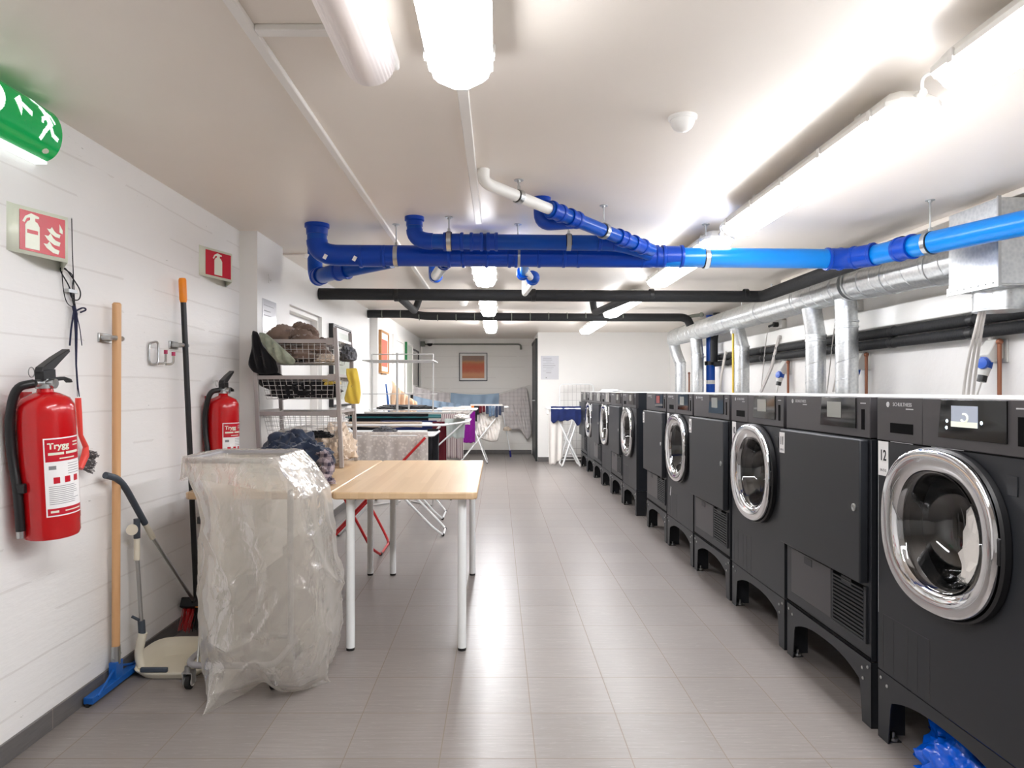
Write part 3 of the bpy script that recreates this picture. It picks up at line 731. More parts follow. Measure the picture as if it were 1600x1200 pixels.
MB().tube([V(2.22, 7.9, 2.03), V(2.36, 7.9, 2.05)], .02, 12).sphere((2.37, 7.9, 2.05), .03).build('valve', M['conduit'], t)

# ------------------------------------------------------------------ ventilation
XD = 2.52; ZD = 1.925; RD = .115
def seams(mb, A, B, r, pitch, w=.004):
    A = Vector(A); B = Vector(B); d = (B-A); L = d.length; d.normalize(); U = d.orthogonal().normalized(); W = d.cross(U)
    n = int(L/pitch*20); pts = []
    for i in range(n+1):
        s = L*i/n; a = 2*PI*s/pitch; pts.append(A+d*s+(U*math.cos(a)+W*math.sin(a))*(r+.0005))
    mb.tube(pts, w, 5)
t = thing('ventilation_duct', 'long round galvanised duct running above the machines from the metal box to the far wall', 'duct', (XD, 6, ZD))
E = V(XD, 4.82, ZD); N0 = V(2.60, 3.56, 1.885); FE = V(XD, 9.62, ZD)
MB().tube([E, FE], RD, 40).build('duct_run', M['duct'], t)
MB().tube([N0, N0.lerp(E, .97)], RD, 40).build('duct_run', M['duct'], t)
mb = MB(); seams(mb, E, FE, RD, .16, .0025); seams(mb, N0, E, RD, .16, .0025); mb.build('spiral_seam', M['duct'], t)
cm = MB()
for y in (4.75, 4.95, 5.6, 6.4, 7.3, 8.3, 9.1): cm.lathe((XD, y, ZD), (0, 1, 0), [(RD, 0), (RD+.005, .002), (RD+.005, .018), (RD, .02)], 40)
for s in (.12, .3, .62, .82): p = N0.lerp(E, s); cm.lathe(p, E-N0, [(RD, 0), (RD+.006, .002), (RD+.006, .022), (RD, .024)], 40)
cm.build('coupling', M['duct'], t)
el = rounded([V(XD, 9.58, ZD), V(XD, 9.78, ZD-.01), V(2.57, 9.80, 1.72), V(2.62, 9.74, 1.55)], .12, 5)
MB().tube(el, .09, 28, radii=[lerp(RD-.004, .078, min(1, i/6)) for i in range(len(el))]).build('end_elbow', M['duct'], t)
drops = [(2.62, 9.74, 1.56, 0, 0), (2.53, 8.6, 1.62, -.02, 0), (2.56, 7.12, 1.62, -.03, 0), (2.54, 5.42, 1.6, -.03, 0), (2.53, 4.92, 1.66, 0, 0)]
for i, (x, y, zb, ox, oy) in enumerate(drops):
    mb = MB(); mb.tube([V(x, y, .75), V(x, y, zb)], .076, 32)
    if i: mb.tube([V(x, y, zb), V(XD+ox*.5, y, ZD-RD*.8)], .074, 32)
    sm = MB(); seams(sm, V(x, y, .8), V(x, y, zb), .076, .13, .002)
    o = mb.build('drop_duct', M['duct'], t); sm.build('spiral_seam', M['duct'], o)
    cm = MB()
    for z in (zb, zb-.04): cm.lathe((x, y, z), (0, 0, 1), [(.076, 0), (.081, .002), (.081, .014), (.076, .016)], 32)
    cm.build('coupling', M['duct'], o)
for (px, py, Y, lb) in ((1165, 475, 6.85, 'thin white rod carrying the duct, farther of the pair'), (1209, 460, 6.1, 'thin white rod carrying the duct, nearer of the pair')):
    X = (px-CX)/F*Y
    X = XD-.06
    MB().cyl((X, Y, ZD+RD-.02), (X, Y, CEIL), .004, 8).cyl((X, Y, CEIL-.004), (X, Y, CEIL), .014, 12).build('duct_rod', M['white_enamel'], label=lb, cat='hanger rod')
t = thing('duct_box', 'square galvanised steel box joining the ducts under the ceiling at the right edge', 'duct', (2.55, 3.35, 1.67))
bx = MB().box(2.355, 2.80, 3.19, 3.545, 1.672, 2.08); bx.build('box', M['duct'], t, bevel=.004)
MB().box(2.35, 2.80, 3.185, 3.20, 1.665, 1.672).box(2.348, 2.355, 3.185, 3.55, 1.66, 1.70).box(2.345, 2.36, 3.18, 3.19, 1.66, 2.085).build('edge_flange', M['steel'], t)
MB().lathe((2.50, 3.37, 1.672), (0, 0, -1), [(.122, 0), (.122, .012), (.118, .014), (.118, .10), (.121, .102), (.121, .11), (.11, .11), (.001, .09)], 40).build('collar', M['duct'], t)
MB().lathe((2.66, 3.19, 1.90), (0, -1, 0), [(.13, 0), (.13, .006), (.115, .008), (.115, .05), (.10, .05), (.10, .02), (.001, .02)], 40).build('side_spigot', M['duct'], t)
mb = MB()
for k in range(7): mb.cyl((2.346, 3.22+k*.05, 1.68), (2.344, 3.22+k*.05, 1.68), .004, 8)
for k in range(10):
    a = 2*PI*k/10; mb.sphere((2.50+.119*math.cos(a), 3.37+.119*math.sin(a), 1.64), .003, 6)
mb.build('rivet', M['steel'], t)
# right wall services
mb = MB().box(XR-.075, XR, 2.2, 9.6, 1.625, 1.765); t = mb.build('cable_trunking', M['white_plastic'], bevel=.008, label='wide white cable trunking along the right wall behind the ducts', cat='cable trunking')
for (z, x, lb) in ((1.58, 2.755, 'upper of the two black insulated pipes along the right wall'), (1.503, 2.748, 'lower of the two black insulated pipes along the right wall')):
    t = thing('wall_pipe', lb, 'pipe', (x, 5, z))
    MB().tube([V(x, 1.6, z), V(x, 8.56, z-.0)], .034, 20).build('pipe_run', M['black_foam'], t, angle=50)
    cm = MB()
    for y in (2.6, 3.9, 4.7, 5.9, 7.0, 8.1): cm.lathe((x, y, z), (0, 1, 0), [(.034, 0), (.038, .004), (.038, .05), (.034, .054)], 20)
    cm.build('joint', M['black_plastic'], t)
MB().tube(rounded([V(2.66, 8.35, 1.52), V(2.66, 8.35, 1.78), V(2.70, 8.35, CEIL)], .03), .045, 16).build('wall_pipe', M['black_foam'], label='short black insulated riser beside the upright blue pipe', cat='pipe')
t = thing('standing_pipe', 'upright blue drain pipe standing against the right wall behind the machines', 'pipe', (2.69, 8.8, 0))
MB().tube([V(2.705, 8.63, 0), V(2.705, 8.63, CEIL)], .055, 24).build('pipe_run', M['blue_pipe'], t)
cm = MB().lathe((2.705, 8.63, 1.49), (0, 0, 1), [(.055, 0), (.075, .0), (.075, .05), (.055, .05)], 24); cm.build('clamp', M['black_plastic'], t)
MB().lathe((2.705, 8.63, 1.25), (0, 0, 1), [(.0555, 0), (.0555, .05)], 24).build('sticker', M['grey_plastic_light'], t)
# copper pipes
for (X, Y, z, lb) in ((2.79, 9.9, 1.42, 'thin copper pipe on the wall between the farthest drop ducts'), (2.78, 6.5, 1.44, 'thin copper pipe below the farthest blue power plug'), (2.78, 5.12, 1.44, 'thin copper pipe below the middle blue power plug'), (2.78, 3.76, 1.44, 'thin copper pipe below the nearest blue power plug')):
    MB().tube([V(X, Y, .0), V(X, Y, z)], .011, 12).sphere((X, Y, z), .018).build('copper_pipe', M['copper'], label=lb, cat='pipe')
# yellow pole and cables
t = thing('yellow_pole', 'yellow pole with a white cap standing in front of a duct behind the machines', 'pole', (2.42, 6.98, 0))
MB().cyl((2.42, 6.98, 0), (2.42, 6.98, 1.755), .011, 10).build('pole', M['yellow'], t)
MB().box(2.40, 2.44, 6.96, 7.0, 1.755, 1.785).build('cap', M['white_plastic'], t, bevel=.003)
# power sockets with blue plugs
def power(Y, lb):
    X = XR; t = thing('power_socket', lb, 'power socket', (X, Y, 1.3), 'grey power sockets with blue plugs on the right wall')
    zt = 1.455
    MB().box(X-.012, X, Y-.075, Y+.045, 1.325, 1.455).build('back_plate', M['grey_plastic_light'], t, bevel=.004)
    pr = [(-.012, .13), (-.055, .13), (-.105, .045), (-.075, .0), (-.012, .02)]
    MB().prism(pr, (X, Y-.055, 1.325), (1, 0, 0), (0, 0, 1), -.09).build('housing', M['grey_plastic_light'], t, bevel=.006)
    MB().cyl((X-.05, Y-.01, 1.455), (X-.05, Y-.01, 1.49), .016, 14).build('cable_gland', M['grey_plastic_light'], t)
    a = V(X-.075, Y-.01, 1.35); d = V(-.25, 0, -1).normalized()
    MB().cyl(a, a+d*.055, .033, 20).lathe(a+d*.03+V(-.03, -.02, 0), (-.9, -.3, .1), [(.001, -.008), (.03, -.008), (.032, 0), (.03, .012), (.001, .014)], 20).build('plug_collar', M['socket_blue'], t)
    MB().cyl(a+d*.055, a+d*.10, .031, 20, r2=.026).build('plug_body', M['grey_plastic_light'], t)
    MB().cyl(a+d*.10, a+d*.135, .024, 16).build('plug_grip', M['black_plastic'], t)
    p = a+d*.135
    MB().tube([p, p+V(0, .03, -.06), p+V(.02, .12, -.22), p+V(.03, .15, -.45)], .006, 8).build('cable', M['white_plastic'], t)
power(3.83, 'nearest grey wall socket with blue plug, at the right edge')
power(5.22, 'middle grey wall socket with blue plug, between drop duct and metal box')
power(6.60, 'farther grey wall socket with blue plug, left of the paired drop ducts')
def outlet(Y, lb):
    t = thing('wall_outlet', lb, 'socket', (XR, Y, 1.8)); X = XR
    MB().box(X-.045, X, Y-.10, Y+.05, 1.785, 1.865).build('outlet_box', M['white_plastic'], t, bevel=.004)
    MB().cyl((X-.045, Y, 1.825), (X-.09, Y, 1.825), .026, 14).tube([V(X-.085, Y, 1.825), V(X-.115, Y+.05, 1.81)], .012, 8).build('plug', M['black_plastic'], t)
    MB().tube(rounded([V(X-.115, Y+.05, 1.81), V(X-.11, Y+.13, 1.70), V(X-.12, Y+.25, 1.1)], .1, 6), .005, 6).build('cable', M['cable'], t)
outlet(5.35, 'white wall outlet with black plug to the right of the paired drop ducts')
outlet(6.75, 'white wall outlet with black plug to the left of the paired drop ducts')
for pts, lb in (([(1224, 527, 6.6), (1206, 575, 6.7), (1190, 612, 6.8)], 'two pale cables slanting down from the trunking left of the farther blue plug'),
                ([(1334, 512, 5.0), (1316, 560, 5.1), (1305, 612, 5.2)], 'pale cable slanting down behind the nearer drop duct'),
                ([(1134, 552, 7.9), (1128, 585, 8.0), (1125, 612, 8.1)], 'pale cable slanting down beside the yellow pole')):
    P = [at(*p) for p in pts]
    P = [V(min(p.x, XR-.09), p.y, p.z) for p in P]
    mb = MB()
    mb.tube(P, .011, 8).tube([p+V(-.0, .035, 0) for p in P], .008, 8)
    mb.sphere(P[0], .022, 10); mb.build('cable', M['cable'], label=lb, cat='cable')
mb = MB()
for k, dx in enumerate((0, .022, .045)):
    mb.tube(rounded([at(1532+k*4, 482, 3.42), at(1524+k*5, 515, 3.46), at(1513+k*7, 560, 3.6), at(1505+k*8, 611, 3.7), V(2.52+dx, 3.7, .9)], .2, 6), .007, 8)
mb.build('cable', M['cable'], label='bundle of pale cables hanging below the galvanised metal box', cat='cable')
# ------------------------------------------------------------------ machines (front faces -X; local y: far side positive)
XM = 1.29; HW = .34; MZ0 = .231; MZ1 = 1.146; DEP = .86
def uy(u): return HW-u
def machine_common(t):
    # cabinet: open-fronted shell
    mb = MB(); b = MB().box(.02, DEP, -HW, HW, MZ0, MZ1)
    mb.v = b.v; mb.f = [f for f in b.f if not all(abs(b.v[i].x-.02) < 1e-6 for i in f)]; mb.m = [0]*len(mb.f)
    mb.build('cabinet', M['anthracite_dark'], t)
    MB().box(.0, DEP, -HW, HW, MZ1-.0, MZ1+.004).build('top_panel', M['top_white'], t, bevel=.001)
    # base frame
    def arch():
        P = [(-HW, 0), (-HW+.058, 0), (-HW+.072, .125)]
        n = 16
        for i in range(n+1):
            y = lerp(-HW+.078, HW-.078, i/n); s = abs(y)/(HW-.078)
            P.append((y, .188-.045*s**2.6))
        P += [(HW-.072, .125), (HW-.058, 0), (HW, 0), (HW, MZ0-.004), (-HW, MZ0-.004)]
        return P
    mb = MB()
    for x in (.0, .80):
        mb.prism(arch(), (x, 0, 0), (0, 1, 0), (0, 0, 1), .004)
    for s in (-1, 1):
        y0 = s*HW; y1 = s*(HW-.003)
        for (xa, xb) in ((.0, .09), (.72, .80)): mb.box(xa, xb, min(y0, y1), max(y0, y1), 0, MZ0-.004)
        mb.box(.09, .72, min(y0, y1), max(y0, y1), .15, MZ0-.004)
        mb.box(.0, .05, min(s*(HW-.004), s*(HW-.05)), max(s*(HW-.004), s*(HW-.05)), 0, .004)
    mb.build('base_frame', M['anthracite'], t)
    mb = MB()
    for s in (-1, 1):
        for (dy, z) in ((.02, .205), (.055, .19), (.05, .155)):
            if dy == .05 and s == 1: continue
            mb.lathe((-.0005, s*(HW-dy), z), (-1, 0, 0), [(.006, 0), (.006, .002), (.003, .004), (.0005, .004)], 10)
        mb.lathe((.03, s*(HW-.035), .0), (0, 0, 1), [(.016, .004), (.016, .012), (.006, .014), (.006, .03)], 12)
    mb.build('bolt', M['steel'], t)
def control(t, washer, screen):
    # fascia (right part), display, card slot
    u0 = .248 if washer else 0.002
    MB().box(-.004, .03, uy(.679), uy(u0), 1.0045, MZ1).build('control_panel', M['anthracite_panel'], t, bevel=.002)
    if washer:
        d = MB().box(-.004, .03, uy(.246), uy(.001), 1.0045, MZ1).build('detergent_drawer', M['anthracite_panel'], t, bevel=.002)
        MB().box(-.0055, -.004, uy(.20), uy(.08), 1.032, 1.064).build('grip_recess_shade', M['slot'], d)  # flat black slab paints the shade of the grip recess; no hole is cut
    # display glass: trapezoid
    g = MB().prism([(uy(.592), 1.034), (uy(.592), 1.1435), (uy(.338), 1.1435), (uy(.324), 1.034)], (-.004, 0, 0), (0, 1, 0), (0, 0, 1), -.004)
    gl = g.build('display', M['black_gloss'], t, bevel=.001)
    MB().box(-.0095, -.008, uy(.490), uy(.385), 1.068, 1.127).build('screen', screen, gl)
    if screen is M['screen_lit']:
        MB().box(-.0102, -.0095, uy(.490), uy(.385), 1.068, 1.083).build('screen_footer', M['screen_bar'], gl)
        pts = [V(-.0104, uy(.44)+.013*math.cos(a), 1.094+.011*math.sin(a)) for a in [1.2+i*(4.6/14) for i in range(15)]]
        MB().tube(pts, .003, 6).build('screen_symbol', M['screen_bar'], gl)
        for (u, z) in ((.365, 1.083), (.363, 1.064), (.503, 1.083)): MB().lathe((-.008, uy(u), z), (-1, 0, 0), [(.005, 0), (.004, .001), (.0002, .001)], 12).build('indicator', M['led'], gl)
    MB().box(-.0055, -.004, uy(.646), uy(.626), 1.032, 1.104).build('card_slot', M['slot'], t)
    mb = MB()
    text_into(mb, 'SCHULTHESS', .0165, (-.0052, uy(.145), 1.124), (0, -1, 0), (0, 0, 1), sx=1.05)
    mb.box(-.0052, -.0045, uy(.203), uy(.165), 1.109, 1.1125)
    mb.lathe((-.0045, uy(.066), 1.124), (-1, 0, 0), [(.0085, 0), (.0085, .0008), (.0045, .0008), (.0045, 0)], 18)
    mb.prism([(-.002, -.009), (.004, -.009), (.002, -.002), (.007, .003), (.001, .001), (-.004, .007), (-.003, 0)], (-.0045, uy(.066), 1.124), (0, -1, 0), (0, 0, 1), .0012)
    mb.box(-.0052, -.0045, uy(.655), uy(.62), 1.123, 1.1265)
    mb.build('maker_logo', M['silver_print'], t)
def make_washer():
    t = thing('washing_machine', 'x', 'washing machine', (0, 0, 0)); machine_common(t)
    cu, cz = .338, .762; A, B = .254, .236; hr = .19
    # front panel with round opening
    mb = MB(); n = 96; o = []
    y0, y1, z0, z1 = -HW, HW, MZ0, 1.002
    for x in (0, .02):
        inner = []; outer = []
        for i in range(n):
            a = 2*PI*i/n; c, s = math.cos(a), math.sin(a)
            inner.append(V(x, uy(cu)+hr*c, cz+hr*s))
            k = min(((y1-uy(cu))/c if c > 1e-9 else (y0-uy(cu))/c if c < -1e-9 else 1e9), ((z1-cz)/s if s > 1e-9 else (z0-cz)/s if s < -1e-9 else 1e9))
            outer.append(V(x, uy(cu)+k*c, cz+k*s))
        # put true corners in
        for (yy, zz) in ((y0, z0), (y0, z1), (y1, z0), (y1, z1)):
            a = math.atan2(zz-cz, yy-uy(cu)) % (2*PI); outer[round(a/(2*PI)*n) % n] = V(x, yy, zz)
        o.append((inner, outer))
    for k, (inner, outer) in enumerate(o):
        fs = [(i, (i+1) % n, n+(i+1) % n, n+i) for i in range(n)]
        mb.add(inner+outer, fs)
    mb.add(o[0][1]+o[1][1], [(i, (i+1) % n, n+(i+1) % n, n+i) for i in range(n)])
    mb.add(o[0][0]+o[1][0], [(i, (i+1) % n, n+(i+1) % n, n+i) for i in range(n)])
    mb.build('front_panel', M['anthracite'], t, angle=30)
    # drum
    dr = MB().lathe((.02, uy(cu), cz), (1, 0, 0), [(hr, 0), (hr+.01, .03), (.2, .04), (.2, .42), (.0005, .43)], 48)
    dr.build('drum', M['drum'], t)
    mb = MB().lathe((0, uy(cu), cz), (-1, 0, 0), [(.178, -.05), (.196, .0), (.196, .012), (.178, .012)], 64); mb.build('door_seal', M['rubber'], t)
    # door: chrome bezel with glass bowl
    P = 2.35
    e0 = uy(cu)
    mb = MB().lathe((0, e0, cz), (-1, 0, 0), [(.97, .004), (1.0, .010), (1.0, .034), (.99, .040), (.965, .042), (.85, .0375), (.745, .031), (.725, .022), (.70, .012)], 96, U=(0, 1, 0), sx=A, sy=B, power=P)
    dref = mb.build('door', M['chrome'], t, angle=50, label='chrome porthole door')
    MB().lathe((0, e0-.004, cz-.002), (-1, 0, 0), [(1.005, .002), (1.03, .003), (1.03, .02), (1.005, .026)], 96, U=(0, 1, 0), sx=A, sy=B, power=P).build('door_rim', M['black_plastic'], dref)
    MB().lathe((0, e0, cz), (-1, 0, 0), [(.73, .028), (.70, .024), (.66, .004), (.60, -.05), (.52, -.085), (.40, -.10), (.2, -.11), (.002, -.113)], 72, U=(0, 1, 0), sx=A, sy=B, power=2.15).build('door_glass', M['lens'], dref, angle=80)
    MB().box(-.032, 0, uy(.597), uy(.585), cz-.035, cz+.035).build('door_handle', M['black_plastic'], dref, bevel=.004)
    # service flap and scuffed seams
    mb = MB()
    mb.box(-.0008, 0, uy(.275), uy(.03), .4225, .4238); mb.box(-.0008, 0, uy(.2755), uy(.2742), MZ0+.01, .4225); mb.box(-.0008, 0, uy(.0312), uy(.030), MZ0+.01, .4225)
    for u in (.09, .165, .215): mb.box(-.0006, 0, uy(u+.0008), uy(u), MZ0+.01, .415)
    mb.build('service_flap_seam', M['anthracite_panel'], t)
    MB().box(-.0025, .0, uy(.62), uy(.585), .905, .955).build('emblem_plate', M['anthracite'], t, bevel=.001)
    MB().box(-.001, .002, -HW, HW, 1.0, 1.0045).build('panel_gap', M['slot'], t)
    return t
def make_dryer():
    t = thing('tumble_dryer', 'x', 'tumble dryer', (0, 0, 0)); machine_common(t)
    MB().box(0, .02, -HW, HW, MZ0, 1.0).build('front_panel', M['anthracite'], t, bevel=.002)
    MB().box(-.0, .002, -HW, HW, 1.0, 1.0045).build('panel_gap', M['slot'], t)
    d = MB().box(-.034, -.002, uy(.668), uy(.003), .498, .998).build('door', M['anthracite'], t, bevel=.005)
    mb = MB().lathe((-.034, uy(.632), .758), (-1, 0, 0), [(.014, 0), (.014, .003), (.009, .004), (.009, .0015), (.0005, .0015)], 20); mb.build('door_lock', M['steel'], d)
    f = MB().box(-.006, 0, uy(.405), uy(.055), .292, .482).build('filter_flap', M['anthracite_panel'], t, bevel=.002)
    MB().box(-.0075, -.006, uy(.25), uy(.18), .445, .475).build('flap_grip', M['anthracite'], f, bevel=.001)
    MB().box(-.008, 0, uy(.415), uy(.409), .285, .485).box(-.008, 0, uy(.66), uy(.655), .285, .485).box(-.008, 0, uy(.655), uy(.415), .285, .292).build('vent_frame', M['anthracite'], t, bevel=.001)
    v = MB().box(-.002, 0, uy(.655), uy(.415), .292, .482).build('vent_grille', M['slot'], t)
    mb = MB()
    for k in range(13):
        z = .298+k*.0143
        a, b = (.425, .648)
        R = Matrix.Rotation(-.5, 3, 'Y')
        mb.obox((-.006, uy((a+b)/2), z), (.004, b-a, .0085), R)
    mb.box(-.0075, -.001, uy(.56), uy(.49), .455, .482).box(-.0075, -.001, uy(.428), uy(.418), .292, .482).box(-.0075, -.001, uy(.655), uy(.645), .292, .482)
    mb.build('vent_slats', M['anthracite'], v)
    MB().box(-.003, 0, -HW, HW, .234, .244).build('bottom_edge', M['slot'], t)
    return t
def sticker(t, num, sw):
    x = -.0365 if not sw else -.002
    h = .115 if sw else .09; z1 = 1.0 if sw else .985
    base = MB().box(x, x+.0015, uy(.062 if sw else .055), uy(.004), z1-h, z1).build('number_label', M['sticker'], t)
    mb = MB()
    text_into(mb, num, .05 if len(num) > 1 else .056, (x-.0006, uy(.034 if sw else .030), z1-h*.42), (0, -1, 0), (0, 0, 1), sx=.78, bold=.0008)
    text_into(mb, 'I A E G', .012, (x-.0006, uy(.034 if sw else .030), z1-h*.84), (0, -1, 0), (0, 0, 1))
    mb.build('number', M['ink'], base)
wproto = make_washer(); dproto = make_dryer()
spec = [('12', 2.302, 'w', 'nearest front loader, numbered 12, with lit display and white laundry inside'),
        ('11', 3.025, 'd', 'tumble dryer numbered 11 with a flat square door, right beside machine 12'),
        ('10', 3.735, 'w', 'washing machine numbered 10 with chrome porthole, second washer from the viewer'),
        ('9', 4.454, 'd', 'flat fronted tumble dryer numbered 9, between washers 8 and 10'),
        ('8', 5.165, 'w', 'washing machine numbered 8 with chrome porthole, third washer from the viewer'),
        ('7', 5.87, 'd', 'flat fronted tumble dryer with reddish display, next to the gap in the row'),
        ('6', 7.0, 'w', 'washing machine just beyond the gap, its dark side panel showing'),
        ('5', 7.71, 'd', 'tumble dryer directly behind the gap washer, first dryer of the far half'),
        ('4', 8.41, 'w', 'washing machine in the far half, second porthole beyond the gap'),
        ('3', 9.12, 'd', 'tumble dryer between the two farthest portholes'),
        ('2', 9.80, 'w', 'farthest washing machine, last porthole at the end of the row'),
        ('1', 10.50, 'd', 'last tumble dryer at the far end of the row, beside the navy laundry')]
for num, yf, k, lb in spec:
    src = wproto if k == 'w' else dproto
    o = copy_tree(src); o.location = (XM, yf-HW, 0); o['label'] = lb
    o['group'] = 'washing machines in the right hand row' if k == 'w' else 'tumble dryers in the right hand row'
    scr = M['screen_lit'] if num == '12' else (M['screen_red'] if num == '7' else M['screen_dim'])
    o['_o'] = (0, 0, 0)
    control(o, k == 'w', scr)
    sticker(o, num, k == 'w')
    if num in ('12', '8'):
        mb = MB()
        if num == '8': mb.obox((-.0004, uy(.10), .42), (.0008, .02, .07), Matrix.Rotation(.3, 3, 'X'))
        else:
            mb.box(-.0045, -.004, uy(.20), uy(.08), 1.002, 1.0035).box(-.0045, -.004, uy(.43), uy(.29), 1.0025, 1.004); mb.box(-.0005, 0, uy(.0035), uy(.002), .42, .9)
        mb.build('scuff_mark', M['silver_print'], o)
for p in (wproto, dproto):
    for c in list(p.children):
        for g in list(c.children): bpy.data.objects.remove(g)
        bpy.data.objects.remove(c)
    bpy.data.objects.remove(p)

# cloth helpers
def heap(c, size, seed, amp=.35, n=56, freq=2.2, flat=.15):
    """crumpled pile: c = base centre, size = (sx,sy,sz)"""
    c = Vector(c); mb = MB(); sd = Vector((seed*3.7, seed*1.3, seed*7.1))
    def fn(u, v):
        a = 2*PI*u; ph = PI*v
        d = V(math.cos(a)*math.sin(ph), math.sin(a)*math.sin(ph), math.cos(ph))
        r1 = noise.noise(d*freq+sd); r2 = abs(noise.noise(d*freq*2.3+sd*1.7)); r3 = abs(noise.noise(d*freq*5+sd))
        r = 1+amp*(r1*.7+r2*1.0-.25)+amp*.14*(r3-.2)
        z = d.z*r
        z = z if z > 0 else z*flat
        return c+V(d.x*r*size[0]/2, d.y*r*size[1]/2, z*size[2]+size[2]*flat*1.25)
    mb.grid(fn, n, n//2, True); return mb
def roll(pts, r, seed, n=18, amp=.25, m=40):
    """twisted cloth roll along a path"""
    P = rounded(pts, .08, 6); 
    # resample
    L = [0]
    for i in range(1, len(P)): L.append(L[-1]+(P[i]-P[i-1]).length)
    Q = []
    for k in range(m+1):
        s = L[-1]*k/m; i = max(j for j in range(len(L)) if L[j] <= s+1e-9); i = min(i, len(P)-2)
        Q.append(P[i].lerp(P[i+1], (s-L[i])/max(1e-6, L[i+1]-L[i])))
    mb = MB(); mb.tube(Q, r, n)
    sd = V(seed, seed*2.1, 0)
    for k in range(m+1):
        tw = k*.22; e = math.sin(PI*min(1, max(0, (k+.8)/(m+1.6))))**.4
        for j in range(n):
            a = 2*PI*j/n+tw; i = k*n+j
            f = (1+amp*math.sin(a*3+seed)+amp*.6*math.sin(a*5+seed*2)+amp*noise.noise(V(k*.18, math.cos(a), math.sin(a))+sd))*e
            mb.v[i] = Q[k]+(mb.v[i]-Q[k])*f
    return mb
def drape(x0, x1, yb, zb, lf, lb_, seed, amp=.012, folds=5, spread=.03, ns=60, nt_=36, axis='x', ragged=.02, taper=0):
    """cloth folded over a bar running along x at (yb, zb); lf/lb_ = hanging lengths front / back. axis='y' swaps."""
    mb = MB(); sd = V(seed*2.3, seed, seed*.7); tot = lf+lb_
    def fn(u, v):
        s = v*tot-lf  # <0 front
        hang = abs(s); side = -1 if s < 0 else 1
        dd = min(1, hang/.06)
        w = math.sin(u*PI*2*folds+seed)*.6+math.sin(u*PI*2*folds*1.7+seed*2.1)*.4
        off = side*(.008+spread*min(1, hang/.3)*.4)*dd + amp*w*min(1, hang/.12) + amp*1.2*noise.noise(V(u*3, s*3, seed)+sd)*min(1, hang/.1)
        z = zb-max(0, hang-.012)+.006-(.006*dd)
        z += ragged*noise.noise(V(u*4, side*3, seed))*min(1, hang/max(.05, lf))
        k = 1-taper*min(1, hang/max(lf, .01))
        x = lerp(x0, x1, .5+(u-.5)*k)
        return (x, yb+off, z) if axis == 'x' else (yb+off, x, z)
    mb.grid(fn, ns, nt_); return mb
# laundry inside machine 12
yc = 2.302-.335
heap((XM+.17, yc-.06, .585), (.26, .28, .25), 4, .25).build('laundry', M['c_white'], label='white laundry seen through the porthole of machine 12', cat='laundry')
# blue bag under machine 12
mb = heap((1.45, 1.97, .0), (.32, .46, .16), 11, .32, 80, 2.6, .02)
mb.xf(lambda v: V(v.x, v.y, max(.001, v.z)))
mb.build('plastic_bag', M['blue_film'], angle=180, label='crumpled bright blue plastic bag on the floor under machine 12', cat='plastic bag')
heap((2.55, 9.9, MZ1+.005), (.3, .25, .03), 3, .3).xf(lambda v: V(v.x-.9, v.y, v.z)).build('paper_bundle', M['paper'], label='crumpled white paper lying on top of the far machines', cat='paper')
# ------------------------------------------------------------------ left wall: exit sign
SY1 = 2.27; SY0 = 1.55; sz0, sz1 = 1.935, 2.112
t = thing('exit_sign', 'green illuminated emergency exit sign high on the left wall, cut by the photo edge', 'exit sign', (XL, (SY0+SY1)/2, sz0))
def prof(a):   # a 0..1 from top at wall, round the front, to lower front edge
    ang = lerp(PI*.5, -PI*.42, a)
    return (XL+.012+.078*math.cos(ang)**.8 if math.cos(ang) > 0 else XL+.012, 2.022+.088*math.sin(ang)) 
mb = MB(); n = 28
mb.grid(lambda u, v: (prof(u)[0], lerp(SY0, SY1, v), prof(u)[1]), n, 24)
e = [V(prof(i/n)[0], SY1, prof(i/n)[1]) for i in range(n+1)]+[V(XL, SY1, prof(1)[1]), V(XL, SY1, prof(0)[1])]
mb.add(e, [tuple(range(len(e)))[::-1]])
mb.build('sign_face', M['sign_green'], t, angle=60)
MB().box(XL, prof(1)[0]+.001, SY0, SY1, prof(1)[1]-.012, prof(1)[1]-.0005).build('light_strip', M['sign_lit'], t, bevel=.002)
MB().box(XL, XL+.012, SY0, SY1-.002, prof(1)[1], 2.108).build('back_plate', M['white_plastic'], t)
# pictograms mapped on the curved face; coordinates (s from the far end toward the viewer, a 0..1 down the arc)
AL = .23
def inside(p, poly):
    x, y = p; r = False; j = len(poly)-1
    for i in range(len(poly)):
        xi, yi = poly[i]; xj, yj = poly[j]
        if (yi > y) != (yj > y) and x < (xj-xi)*(y-yi)/(yj-yi)+xi: r = not r
        j = i
    return r
def strip(a, b, w):
    a = Vector(a); b = Vector(b); d = (b-a).normalized(); q = V(-d.y, d.x)*w/2; e = d*w*.3
    return [tuple(a-q-e), tuple(b-q+e), tuple(b+q+e), tuple(a+q-e)]
def V2(a, b): return Vector((a, b))
def V(*a): return Vector(a)
def strip(a, b, w):
    a = Vector(a); b = Vector(b); d = (b-a).normalized(); q = Vector((-d.y, d.x))*w/2; e = d*w*.3
    return [tuple(a-q-e), tuple(b-q+e), tuple(b+q+e), tuple(a+q-e)]
def circ(c, r, n=20, sy=1): return [(c[0]+r*math.cos(2*PI*i/n), c[1]+r*sy*math.sin(2*PI*i/n)) for i in range(n)]
